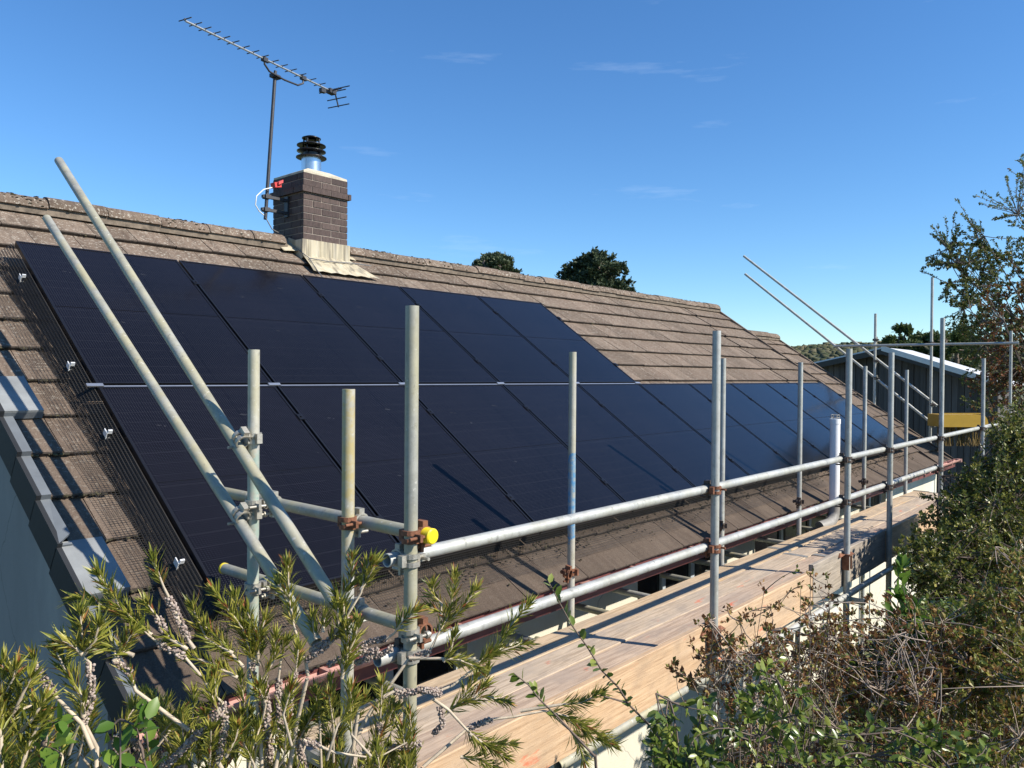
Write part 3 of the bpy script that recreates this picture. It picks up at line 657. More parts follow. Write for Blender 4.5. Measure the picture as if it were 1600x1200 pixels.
for k in range(10):
    nm = 'black solar panel in the lower row, %s from the grey gable end' % ORD[k]
    if k == 9: nm = 'black solar panel in the lower row, at its far right end, reflecting the sky'
    panel(k*PITCHX+.01, 0, nm)
for k in range(5):
    nm = 'black solar panel in the upper row, %s from the grey gable end' % ORD[k]
    if k == 1: nm = 'black solar panel in the upper row just left of the chimney, second from the gable'
    if k == 4: nm = 'black solar panel at the far right end of the upper row, beside bare tiles'
    panel(k*PITCHX+.01, PH+.035, nm)
# rails with bright end brackets
RL = ['lowest aluminium rail under the lower row of panels', 'second aluminium rail up, under the lower row of panels', 'third aluminium rail up, under the upper row of panels', 'topmost aluminium rail under the upper row of panels']
for q, s in enumerate((.343, 1.348, 1.998, 3.025)):
    xe = 11.55 if q < 2 else 5.79
    t = thing('mounting_rail', RP(-.03, s, -.06), RL[q], 'rail', 'aluminium rails carrying the solar panels')
    m_ = MB(); m_.box(RP(-.03, s-.02, -.078), (xe+.03, 0, 0), SV*.04, NV*.04); m_.obj('rail', FRAME, t)
    e = MB(); e.box(RP(-.058, s-.020, -.080), (.030, 0, 0), SV*.040, NV*.007); e.box(RP(-.058, s-.022, -.080), (.005, 0, 0), SV*.042, NV*.042); e.box(RP(-.052, s-.022, -.044), (.022, 0, 0), SV*.010, NV*.022)
    e.obj('end_bracket', WCLIP, t)
    x = .4
    while x < xe:
        hk = MB(); hk.box(RP(x, s-.06, TN+.004), (.03, 0, 0), SV*.09, NV*.06); x += 1.2
        hk.obj('roof_hook', ALU, t)
# pale strips: one added as the glint of the frames between the two rows, and small clamps along edges
ag = MB(); ag.box(RP(.012, PH+.008, -.016), (5.75, 0, 0), SV*.012, NV*.010)
for k in range(0, 6): ag.box(RP(k*PITCHX-.05, PH+.003, -.004), (.09, 0, 0), SV*.026, NV*.008)
tag(ag.obj('glint_strip', ALU), 'thin pale strip added as the frame glint between the two rows of panels', 'strip')
# bird mesh hung round the panel edge and spread on the tiles
nt_ = MB()
def wire(a, b, up, w=.0011):
    a = V(a); b = V(b); t = (b-a).normalized(); sd = t.cross(up).normalized()*w
    nt_.add([a-sd, a+sd, b+sd, b-sd], [(0, 1, 2, 3)])
st = .0165
def drape(u):          # along the bottom edge: from the panel frame down to the tile and out
    pr = [(-.002, -.025), (-.020, -.08), (-.05, TN+.012), (-.11, TN+.014), (-.19, TN+.012)]
    L_ = u*(len(pr)-1); i = min(int(L_), len(pr)-2); f = L_-i
    return pr[i][0]+(pr[i+1][0]-pr[i][0])*f, pr[i][1]+(pr[i+1][1]-pr[i][1])*f
prof = [drape(i/14) for i in range(15)]
x = 0.
while x < 7.6:
    for i in range(14):
        a, b = prof[i], prof[i+1]; w_ = .003*sin(x*5)
        wire(RP(x, a[0], a[1]+w_*(i/14)), RP(x, b[0]+.02*sin(x*2.1)*(i == 13), b[1]+w_), NV, .0011 if i > 6 else .0019)
    x += st
for i in range(15):
    x = 0.
    while x < 7.6:
        b = min(7.6, x+.3); a_ = prof[i]; wire(RP(x, a_[0], a_[1]+.003*sin(x*5)*(i/14)), RP(b, a_[0], a_[1]+.003*sin(b*5)*(i/14)), NV); x = b
# left edge: stretched from the frame down to the tiles, doubled over near the frame
profL = [(-.004-.0115*i, -.022+(TN+.034)*i/8) for i in range(9)]+[(-.10-.019*i, TN+.014) for i in range(1, 7)]
s = 0.0
while s < 3.3:
    for i, (a, b) in enumerate(zip(profL, profL[1:])):
        wire(RP(a[0], s, a[1]), RP(b[0]-.01*sin(s*3), s, b[1]), NV if i > 7 else V((-1, 0, .3)), .0011 if i > 7 else .0027)
        if i < 8: wire(RP(a[0]-.003, s+st/2, a[1]), RP(b[0]-.003, s+st/2, b[1]), V((-1, 0, .3)), .0027)
    s += st
for i, a in enumerate(profL):
    s = 0.
    while s < 3.3: wire(RP(a[0], s, a[1]), RP(a[0], s+.15, a[1]), NV, .0011 if i > 8 else .0027); s += .15
    if i < 8:
        m_ = ((a[0]+profL[i+1][0])/2-.003, (a[1]+profL[i+1][1])/2); s = 0.
        while s < 3.3: wire(RP(m_[0], s, m_[1]), RP(m_[0], s+.15, m_[1]), V((-1, 0, .3)), .0027); s += .15
tag(nt_.obj('bird_mesh', NET), 'black wire bird mesh draped along the edges of the solar panels', 'mesh')

# ------------------------------------------------------------------ TV aerial
mx, my = 2.59, 3.74
ae = thing('tv_aerial', (mx, my, 2.6), 'long stepped television aerial on a thin mast beside the chimney', 'aerial')
b0 = V((2.48, my, 2.60)); b1 = V((2.585, my, 4.09))
m_ = MB(); m_.tube([b0, b1], .0175, 12); m_.obj('mast', AERST, ae)
br = MB()
for z in (2.70, 2.83):
    p = b0.lerp(b1, (z-b0.z)/(b1.z-b0.z)); br.aabb(p.x-.05, cx0-.003, my-.018, my+.018, z-.014, z+.014); br.aabb(p.x-.03, p.x+.03, my-.035, my+.035, z-.02, z+.02)
br.aabb(cx0-.02, cx0-.002, my-.03, my+.03, 2.66, 2.87); br.obj('wall_bracket', AERST, ae)
zb_ = 4.165
E0 = onZ(290, 32, zb_); E1 = onZ(520, 143, zb_)
# keep the boom over the mast head
mid = b1.copy(); tt = (mid-E0).dot(E1-E0)/(E1-E0).length_squared; foot = E0.lerp(E1, tt); sh = V((b1.x-foot.x, b1.y-foot.y, 0)); E0 += sh*.15; E1 += sh*.15
BD = (E1-E0).normalized(); BL = (E1-E0).length; EL = V((-BD.y, BD.x, 0))
bo = MB(); bo.tube([E0, E1], .0105, 8); boom = bo.obj('boom', AERAL, ae)
fr = [(72, 65), (165, 110), (252, 150), (337, 190), (420, 232), (500, 272), (590, 318), (678, 358), (762, 400), (845, 445), (922, 485), (1000, 525), (1075, 568), (1160, 612), (1233, 655)]
for a, b in fr:
    P_ = onZ(280+a/5.714, 20+b/5.714, zb_); t_ = (P_-E0).dot(BD); c = E0+BD*t_+V((0, 0, .013)); h = .082
    d = MB(); d.tube([c-EL*h, c+EL*h], .0048, 6); d.aabb(c.x-.008, c.x+.008, c.y-.008, c.y+.008, c.z-.012, c.z+.006); d.obj('director', AERST, ae)
dp = MB(); c = E0+BD*(BL-.03); dp.box(c-BD*.04-EL*.035+V((0, 0, -.03)), BD*.10, EL*.07, V((0, 0, .045))); dp.tube([c+BD*.0-EL*.16, c+EL*.16], .007, 6); dp.box(c-BD*.16-EL*.02+V((0, 0, -.06)), BD*.07, EL*.04, V((0, 0, .04))); dp.obj('dipole_box', AERST, ae)
rf = MB(); c = E0+BD*(BL+.045)
rf.tube([c+V((0, 0, .0))+BD*.0, c+BD*.06+V((0, 0, .075))], .008, 6); rf.tube([c, c+BD*.06+V((0, 0, -.14))], .008, 6)
for q, l in (((.055, .07), .20), ((.03, .03), .16), ((.03, -.055), .17), ((.06, -.125), .19)):
    p = c+BD*q[0]+V((0, 0, q[1])); rf.tube([p-EL*l*.8, p+EL*l*.8], .006, 6)
rf.obj('reflector', AERST, ae)
cr = MB(); f1 = E0+BD*(BL*.485); f2 = E0+BD*(BL*.765); z2 = b1.z-.03
lo = V((b1.x, b1.y, z2)); pts = [f1+V((0, 0, -.01))]
pts += [f1+V((0, 0, -.05)), f1.lerp(f2, .12)+V((0, 0, -.10))]; pts += [V(((f1.x+f2.x)/2, (f1.y+f2.y)/2, zb_-.115))]; pts += [f1.lerp(f2, .86)+V((0, 0, -.105)), f2+V((0, 0, -.06)), f2+V((0, 0, -.01))]
cr.tube(pts, .010, 8)
for p in (f1, f2): cr.box(p-BD*.03-EL*.02+V((0, 0, -.025)), BD*.06, EL*.04, V((0, 0, .04)))
cr.box(b1-BD*.05-EL*.03+V((0, 0, -.045)), BD*.10, EL*.06, V((0, 0, .035))); cr.tube([b1, b1+V((.003, 0, .03))], .016, 10); cr.obj('cradle', AERST, ae)
am = MB(); q = V((cx0-.185, my-.07, 2.925)); am.box(q, (.085, .02, .02), (0, .08, 0), (-.01, 0, .05)); am.box(q+V((.03, -.015, .03)), (.05, 0, .03), (0, .06, 0), (0, 0, .03)); am.obj('amplifier', REDP, ae, label='red plastic wrapped amplifier')
cb = MB()
loop = [onY(425, 293, my-.06), onY(412, 296, my-.08), onY(401, 306, my-.09), onY(399, 320, my-.09), onY(405, 330, my-.06), onY(412, 336, my-.02)]
cb.tube(loop, .0055, 6); cb.obj('white_cable', CABLEW, ae)
cb = MB()
dn = [onY(415, 340, my-.02), onY(425, 358, my-.1), onX(440, 366, 2.70), onX(456, 385, 2.70), RP(2.70, 4.20, TN+.05), RP(2.74, 4.02, TN+.05), RP(2.95, 4.0, TN+.05), RP(3.3, 4.04, TN+.05), RP(3.55, 4.06, TN+.04)]
cb.tube(dn, .0055, 6); cb.tube([RP(2.74, 4.03, TN+.05), RP(2.72, 3.8, TN+.03), RP(2.7, 3.5, TN+.02)], .005, 6); cb.obj('grey_cable', CABLEG, ae)

# ------------------------------------------------------------------ scaffold
RO, RI = .02415, .0202
sc = thing('scaffold', (4.5, -.9, GZ), 'galvanised tube scaffold standing along the eaves and round the far gable', 'scaffold')
def tube(name, a, b, m=GALV, label=None, cap=None):
    mb = MB(); mb.pipe(a, b, RO, RI); return mb.obj(name, m, sc, label=label)
def coupler(par, p, ax1, off, ax2, m=RUST, m2=STEEL):
    """two clamp halves on crossing tubes: centre p on tube 1 (axis ax1), tube 2 (axis ax2) at p+off"""
    p = V(p); ax1 = V(ax1).normalized(); ax2 = V(ax2).normalized(); off = V(off); o = off.normalized()
    c = MB()
    for cc, ax, mm, sgn in ((p, ax1, 0, 1), (p+off, ax2, 1, -1)):
        side = ax.cross(o).normalized(); n = 14; w = .023
        for dw in ((-w, -.006), (.006, w)):
            vs = []
            for d in dw:
                for r_ in (.0262, .0335):
                    for k in range(n): 
                        a = 2*pi*k/n; vs.append(cc+ax*d+(o*cos(a)+side*sin(a))*r_)
            fs = []
            for k in range(n):
                k2 = (k+1) % n
                fs += [(n+k, n+k2, 3*n+k2, 3*n+k), (k, k2, n+k2, n+k), (2*n+k, 3*n+k, 3*n+k2, 2*n+k2)]
            c.add(vs, fs, False, mm)
        # hinge block, bolt and nut
        c.box(cc-ax*.02+side*.028-o*.012, ax*.04, side*.022, o*.024, mm)
        c.tube([cc-side*.045-o*.045*sgn, cc-side*.045+o*.055*sgn], .0065, 6, mi=mm)
        c.tube([cc-side*.045+o*.032*sgn, cc-side*.045+o*.046*sgn], .0135, 6, mi=mm)
        c.box(cc-ax*.013-side*.062-o*.01, ax*.026, side*.036, o*.012, mm)
    c.box(p+off*.5-ax1*.02-o*.008-ax1.cross(o)*.018, ax1*.04, o*.016, ax1.cross(o)*.036, 0)
    return c.obj('coupler', [m, m2], par)
Yo, Yi, Yr = -1.235, -.29, -1.185
OUT = {}
def up_o(key, X, ztop, m=GALV, label=None, Y=Yo, name='upright'):
    o = tube(name, (X, Y, GZ), (X, Y, ztop), m, label); OUT[key] = (o, V((X, Y, 0))); return o
up_o('o1', .047, 1.291, OLD, 'old corner upright, nearest and thickest looking, with rusty clamps')
up_o('o2', 2.369, 1.315, GALV); up_o('o3', 4.663, 1.282, GALV); up_o('o4', 5.817, 1.283, GALV); up_o('o5', 7.715, 1.711, GALV, 'tallest outer upright beside the dense bush'); up_o('o6', 9.948, 1.319, GALV)
q = onY(895, 550, Yi); up_o('i3', q.x, q.z, BLUEB, 'upright with a blue painted band', Yi); q = onY(1130, 560, Yi); up_o('i4', q.x, q.z, GALV, None, Yi); q = onY(1251, 566, Yi); up_o('i5', q.x, q.z, GALV, None, Yi); q = onY(1352, 572, Yi); up_o('i6', q.x, q.z, GALV, None, Yi); q = onY(1417, 578, Yi); up_o('i7', q.x, q.z, GALV, None, Yi)
up_o('i1', -.03, 1.150, GREENB, 'greenish stained upright carrying the two raking poles', -.325)
up_o('i2', .035, .993, YELB, 'short upright with worn yellow paint', -.89)
# guard rails
u_end = onY(1557, 664, Yr)
urail = tube('guard_rail', (-.02, Yr, .398), (u_end.x, Yr, .402), GALV, 'upper guard rail'); lrail = tube('guard_rail', (-.06, Yr, .058), (7.95, Yr, .072), GALV, 'lower guard rail')
for k in ('o1', 'o2', 'o3', 'o4', 'o5', 'o6'):
    o, p = OUT[k]
    coupler(o, (p.x, Yo, .398), (0, 0, 1), (0, Yr-Yo, 0), (1, 0, 0), RUST if k in ('o2',) else (STEEL if k == 'o1' else DARKST), STEEL if k == 'o1' else DARKST)
    if k != 'o6': coupler(o, (p.x, Yo, .06), (0, 0, 1), (0, Yr-Yo, 0), (1, 0, 0), RUST if k == 'o2' else (STEEL if k == 'o1' else DARKST), RUST if k == 'o2' else DARKST)
# end transoms through the three near uprights
ta, tb = onX(350, 769, .05), onX(674, 838, .098)
t1 = tube('transom', ta, tb, OLD, 'upper end transom with a yellow end cap')
tc, td = onX(350, 888, .05), onX(657, 985, .10)
t2 = tube('transom', tc, td, OLD, 'lower end transom with a yellow rim')
dd = (tb-ta).normalized(); cp = MB(); cp.tube([tb-dd*.035, tb+dd*.006], .0285, 20); cp.tube([tb+dd*.006, tb+dd*.010], [.0285, .024], 20); cp.obj('end_cap', YCAP, t1)
d2 = (tc-td).normalized(); cp = MB(); cp.pipe(tc-d2*.009, tc+d2*.003, .0258, .0205); cp.obj('end_rim', YCAP, t2)
for k, m1, m2 in (('i1', STEEL, STEEL), ('i2', RUST, STEEL), ('o1', RUST, RUST)):
    o, p = OUT[k]
    for (a, b), mm in (((ta, tb), m1), ((tc, td), RUST if k == 'i2' else STEEL)):
        f = (p.y-a.y)/(b.y-a.y); q = a.lerp(b, f)
        coupler(o, (p.x, p.y, q.z), (0, 0, 1), (q.x-p.x, 0, 0), b-a, mm, m2)
# raking poles that follow the near verge
XA = -.085
rA = tube('raking_pole', onX(523, 940, XA), onX(92, 251, XA), OLD, 'upper raking pole, its top against the sky')
rB = tube('raking_pole', onX(494, 1004, XA+.004), onX(73, 341, XA+.004), OLD, 'lower raking pole, its top against the tiles')
o, p = OUT['i1']
qa = onX(389, 687, XA); qb = onX(386, 806, XA)
coupler(o, (p.x, p.y, qa.z), (0, 0, 1), (XA-p.x, 0, 0), onX(92, 251, XA)-onX(523, 940, XA), STEEL, STEEL)
coupler(o, (p.x, p.y, qb.z), (0, 0, 1), (XA-p.x, 0, 0), onX(73, 341, XA)-onX(494, 1004, XA), STEEL, STEEL)
# ledgers and transoms under the boards
l1 = tube('ledger', (-.3, -1.15, -.665), (1.04, -1.15, -.665), GALV, 'short ledger under the near boards'); l2 = tube('ledger', (.95, -1.20, -.685), (2.10, -1.20, -.685), OLD, 'ledger in leaf shadow under the toe board')
l3 = tube('ledger', (2.2, -1.20, -.690), (3.15, -1.2, -.690), OLD); l4 = tube('ledger', (3.1, -1.24, -.685), (9.9, -1.24, -.70), GALV)
l5 = tube('ledger', (-.3, -.36, -.662), (9.9, -.36, -.662), OLD)
for i, X in enumerate((.35, .9, 1.45, 1.95, 2.75, 3.3, 3.95, 4.6, 5.05, 5.9, 6.8, 7.6, 8.7)):
    tube('transom', (X, -1.165, -.612), (X, .03+.06*(i % 2), -.612), GALV if i % 2 else OLD)
for X in (2.28, 4.72, 7.6): tube('transom', (X, -1.36, -.735), (X, .02, -.735), OLD)
# far gable scaffold
XF = 13.9
P1a, P1b = onX(1368, 490, XF), onX(1366, 641, XF)
tube('upright', P1b, P1a, GALV, 'short hanging upright above the far verge'); tube('upright', (XF, .29, GZ), (XF, .29, onX(1455, 434, XF).z), GALV, 'tallest upright at the far gable'); p3 = onX(1580, 517, XF)
tube('upright', (XF, p3.y, GZ), (XF, p3.y, p3.z), GALV, 'far upright in front of the copper leaved tree')
fr_ = tube('guard_rail', onX(1304, 541, XF-.05), onX(1592, 536, XF-.05), GALV, 'far level rail across the gable end')
for a, b in (((1162, 400), (1464, 634)), ((1164, 428), (1462, 666))):
    tube('raking_pole', onX(*b, XF+.05), onX(*a, XF+.05), GALV)
for (x_, y_) in ((1368, 531), (1368, 564), (1368, 591), (1455, 536), (1456, 632), (1456, 664)):
    q = onX(x_, y_, XF); coupler(fr_, q, (0, 0, 1), (.05, 0, 0), (0, 1, .2), DARKST, STEEL)
# small clips at the eave, on the inner uprights
for k in ('i3', 'i4', 'i5', 'i6'):
    o, p = OUT[k]; coupler(o, (p.x, Yi, -.215), (0, 0, 1), (-.052, -.012, 0), (0, 1, .15), RUST if k in ('i3',) else DARKST, RUST if k == 'i3' else DARKST)
# ------------------------------------------------------------------ boards
ZD = -.545
def board(x0, x1, y0, y1, m, label, z=ZD, th=.038):
    mb = MB(); n = 14; w = y1-y0
    for i in range(n):
        a = x0+(x1-x0)*i/n; b = x0+(x1-x0)*(i+1)/n
    vs = []; 
    sec = [(y0, -th+.003), (y0, -.004), (y0+.004, 0), (y0+w*.33, .0015), (y0+w*.66, .001), (y1-.004, 0), (y1, -.004), (y1, -th+.003)]
    m_ = len(sec); ph = U(0, 6)
    for i in range(n+1):
        xx = x0+(x1-x0)*i/n; dz = .004*sin(i*.7+ph)
        for y, zz in sec: vs.append((xx, y, z+zz+dz))
    fs = [(i*m_+j, (i+1)*m_+j, (i+1)*m_+(j+1) % m_, i*m_+(j+1) % m_) for i in range(n) for j in range(m_)]
    fs += [tuple(range(m_)), tuple(range((n+1)*m_-1, n*m_-1, -1))]
    mb.add(vs, [tuple(reversed(f)) for f in fs])
    o = mb.obj('scaffold_board', m, loc=((x0+x1)/2, (y0+y1)/2, z)); tag(o, label, 'scaffold board', 'scaffold boards of the platform')
    for xa, xb in ((x0-.0015, x0+.03), (x1-.03, x1+.0015)):
        e = MB(); e.aabb(xa, xb, y0-.0015, y1+.0015, z-th-.004, z+.006); e.obj('end_band', STEEL, o)
    return o
rows = [(-.532, -.325, BOARDY, 'pale scaffold board next to the house wall'), (-.742, -.537, BOARD, 'second scaffold board out from the house wall'), (-.953, -.747, BOARDR, 'third scaffold board out, reddish and worn'), (-1.166, -.958, BOARD, 'outermost scaffold board, along the toe board')]
for y0, y1, m, l in rows:
    j = U(-.12, .1); board(.10+U(0, .05), 5.2+j, y0, y1, m, l+', near length'); board(5.206+j, 10.2+U(0, .2), y0+.003, y1-.003, m, l+', far length', th=.0375)
def toe(x0, x1, z0, z1, m, label, y0=-1.208, y1=-1.172):
    mb = MB(); n = 12; vs = []
    for i in range(n+1):
        xx = x0+(x1-x0)*i/n; d = .003*sin(i*.8+x0)
        for y, z in ((y0, z0), (y0, z1-.004), (y0+.004, z1), (y1-.004, z1), (y1, z1-.004), (y1, z0)): vs.append((xx, y+d, z))
    fs = [(i*6+j, i*6+(j+1) % 6, (i+1)*6+(j+1) % 6, (i+1)*6+j) for i in range(n) for j in range(6)]+[tuple(range(5, -1, -1)), tuple(range(n*6, n*6+6))]
    mb.add(vs, [tuple(reversed(f)) for f in fs]); tag(mb.obj('toe_board', m, loc=((x0+x1)/2, y0, z0)), label, 'toe board', 'toe boards on edge along the platform')
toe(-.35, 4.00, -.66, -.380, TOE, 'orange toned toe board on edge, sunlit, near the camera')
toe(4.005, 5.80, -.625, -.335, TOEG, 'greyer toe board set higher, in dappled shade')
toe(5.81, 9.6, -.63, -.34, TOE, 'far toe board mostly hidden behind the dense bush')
# toe board clip on the upright
tcz = onY(1115, 976, Yo); 
def clip(X, z, label):
    k = MB(); k.box((X-.034, Yo-.034, z-.008), (.068, 0, 0), (0, .068, 0), (0, 0, .012)); 
    k.add([(X-.03, Yo+.0, z+.002), (X-.12, Yo+.01, z-.012), (X-.12, Yo+.05, z-.010), (X-.03, Yo+.06, z+.006), (X-.09, Yo+.025, z+.02)], [(0, 1, 4), (1, 2, 4), (2, 3, 4), (3, 0, 4)])
    k.add([(X+.03, Yo-.03, z+.0), (X+.10, Yo-.03, z-.012), (X+.10, Yo+.005, z-.010), (X+.03, Yo+.02, z+.004), (X+.07, Yo-.01, z+.012)], [(0, 1, 4), (1, 2, 4), (2, 3, 4), (3, 0, 4)])
    k.aabb(X-.036, X-.03, Yo-.03, Yo+.03, z-.12, z-.008); k.aabb(X+.03, X+.036, Yo-.03, Yo+.03, z-.12, z-.008)
    tag(k.obj('board_clip', RUST), label, 'clip', 'board clips on the uprights')
clip(2.369, -.412, 'rusty board clip on the upright at the toe board, nearer of two'); clip(4.663, -.36, 'dark board clip on the upright by the toe board joint')

# ------------------------------------------------------------------ barn and sweeper
XB = 24.
bl, bp, brr = onX(1278, 569, XB), onX(1383, 546, XB), onX(1560, 599, XB)
barn = thing('barn', (XB+3, 3.5, GZ), 'dark timber clad barn with shallow pitched pale roof', 'barn')
bm = MB(); y = bl.y
while y > brr.y:
    y2 = max(brr.y, y-.17); ym = (y+y2)/2
    zt_ = bp.z+(bl.z-bp.z)*(ym-bp.y)/(bl.y-bp.y) if ym > bp.y else bp.z+(brr.z-bp.z)*(bp.y-ym)/(bp.y-brr.y)
    d = .022*(int(y*100) % 2)+U(0, .008)
    bm.aabb(XB-d, XB+.05, y2+.012, y, GZ, zt_-.02); y -= .17
bm.obj('cladding', BARNW, barn)
bb = MB(); bb.add([(XB+.03, bl.y, GZ), (XB+.03, brr.y, GZ), (XB+.03, brr.y, brr.z-.03), (XB+.03, bp.y, bp.z-.03), (XB+.03, bl.y, bl.z-.03)]+[(XB+3, bl.y, GZ), (XB+3, brr.y, GZ), (XB+3, brr.y, brr.z-.03), (XB+3, bp.y, bp.z-.03), (XB+3, bl.y, bl.z-.03)], [(0, 1, 2, 3, 4), (9, 8, 7, 6, 5)]+[(i, 5+i, 5+(i+1) % 5, (i+1) % 5) for i in range(5)])
bb.obj('wall', BARNW, barn)
br_ = MB()
for a, b in ((bl, bp), (bp, brr)):
    a = V(a); b = V(b); d = (b-a); ext = d.normalized()*.25
    a2 = a-ext if a is not bp and (a-bl).length < .01 else a; b2 = b+ext if (b-brr).length < .01 else b
    br_.box(a2+V((-.35, 0, .0)), (3.4, 0, 0), b2-a2, (0, 0, .06))
br_.obj('roof', BROOF, barn)
bg = MB()
for a, b, m_ in ((bl, bp, 0), (bp, brr, 1)):
    bg.box(V(a)+V((-.40, 0, -.16)), (.04, 0, 0), V(b)-V(a), (0, 0, .17 if m_ == 0 else .10), m_)
    if m_: bg.box(V(a)+V((-.41, 0, -.05)), (.04, 0, 0), V(b)-V(a), (0, 0, .16), 2)
bg.obj('barge_flashing', [BLACK, BLACK, BROOF], barn)
sw = thing('yard_sweeper', px(1508, 690, 13.2), 'mustard yellow sweeper head with hanging bristles beyond the scaffold', 'sweeper')
q0, q1 = px(1474, 648, 13.2), px(1545, 648, 13.2); hv = V((0, 0, -.42)); dep = FW*.5
sb = MB(); ln = q1-q0; sb.box(q0+hv*.5, ln*.86, dep, hv*-.5); n = 8
arc = [q0+ln*.86+ln*.14*sin(pi/2*i/n)*1.0+hv*.5*(1-cos(pi/2*i/n)) for i in range(n+1)]+[q0+ln*.86+hv*.5]
m_ = len(arc); sb.add(arc+[p+dep for p in arc], [tuple(range(m_)), tuple(range(2*m_-1, m_-1, -1))]+[(i, m_+i, m_+(i+1) % m_, (i+1) % m_) for i in range(m_)])
sb.box(q0-V((0, 0, -.012)), ln*.86, dep*.1, V((0, 0, .015))); sb.obj('hood', MUST, sw)
sbr = MB()
for i in range(90):
    p = q0+ln*(.01+.9*i/90)+hv*.5; sbr.tube([p+dep*U(.05, .6), p+dep*U(.05, .6)+V((U(-.02, .02), 0, -.33))], .006, 4)
sbr.obj('bristles', simple('worn_bristles', (.17, .115, .035), .9, 0, .3, 9, 0), sw)

# ------------------------------------------------------------------ plants
def rnd_dir(): 
    z = U(-1, 1); a = U(0, 2*pi); r = sqrt(1-z*z); return V((r*cos(a), r*sin(a), z))
def curve(a, b, bend, n=7):
    a = V(a); b = V(b); d = b-a; o = (rnd_dir()*d.length*bend); o2 = rnd_dir()*d.length*bend*.4
    return [a+d*t+o*(4*t*(1-t))*.5+o2*sin(2*pi*t)*.5 for t in (i/(n-1) for i in range(n))]
def perp(t):
    q = rnd_dir(); q = q-t*q.dot(t); return q.normalized()
# --- bottlebrush in the foreground
bbs = thing('bottlebrush_shrub', px(420, 1500, 1.75), 'bottlebrush shrub with narrow leaves and beaded seed capsules in the near left foreground', 'shrub')
bst, blf, bcp = MB(), MB(), MB()
def bb_leaves(pts, dens, lmin=.030, lmax=.056, up=.55, tipn=10, bronze=.08):
    """narrow leaves spiralling along a polyline, dense tuft at its end"""
    for i in range(len(pts)-1):
        a, b = pts[i], pts[i+1]; L_ = (b-a).length; t = (b-a).normalized(); n = max(1, int(L_*dens))
        for k in range(n):
            p = a.lerp(b, R()); o = perp(t); d = (t*U(.55, 1.0)+o*U(.45, .85)+V((0, 0, .12))).normalized()
            l = U(lmin, lmax)*(.85 if i == len(pts)-2 else 1); blf.leaf(p, d, (t-d*.5+rnd_dir()*.3), l, U(.0038, .0057), .22, 1 if R() < bronze*.5 else 0, U(-.08, .15))
    t = (pts[-1]-pts[-2]).normalized()
    for k in range(tipn):
        o = perp(t); d = (t*U(.8, 1.3)+o*U(.1, .6)).normalized(); blf.leaf(pts[-1]-t*U(0, .012), d, o, U(lmin*.6, lmax*.8), U(.004, .006), .2, 1 if R() < bronze else 0, U(-.05, .1))
def bb_caps(a, b):
    a = V(a); b = V(b); L_ = (b-a).length; t = (b-a).normalized(); n = int(L_*1500)
    for k in range(n):
        f = (k+.5)/n; o = perp(t); r = U(.0024, .0036); p = a.lerp(b, f)+o*(.0045+U(0, .0025))
        bcp.lump(p, r, r, r, j=.15)
def shoot(seq, r0=.0044, r1=.0015, dens=760, bronze=.08):
    """seq: (px, py, depth, kind) from the base to the tip; kind of the stretch that ends there: s stem, l leaves, c capsules"""
    P_ = [px(a, b, d)+rnd_dir()*.006 for a, b, d, k in seq]; n = len(P_)
    bst.tube(P_, [r0+(r1-r0)*i/(n-1) for i in range(n)], 6)
    i = 1
    while i < n:
        k = seq[i][3]
        if k == 'c': bb_caps(P_[i-1], P_[i])
        if k == 'l':
            j = i; run = [P_[i-1]]
            while j < n and seq[j][3] == 'l': run.append(P_[j]); j += 1
            fine = []
            for a, b in zip(run, run[1:]):
                m_ = max(1, int((b-a).length/.03))
                fine += [a.lerp(b, q/m_) for q in range(m_)]
            fine.append(run[-1]); bb_leaves(fine, dens, tipn=12 if j == n else 2, bronze=bronze); i = j-1
        i += 1
D = 1.55
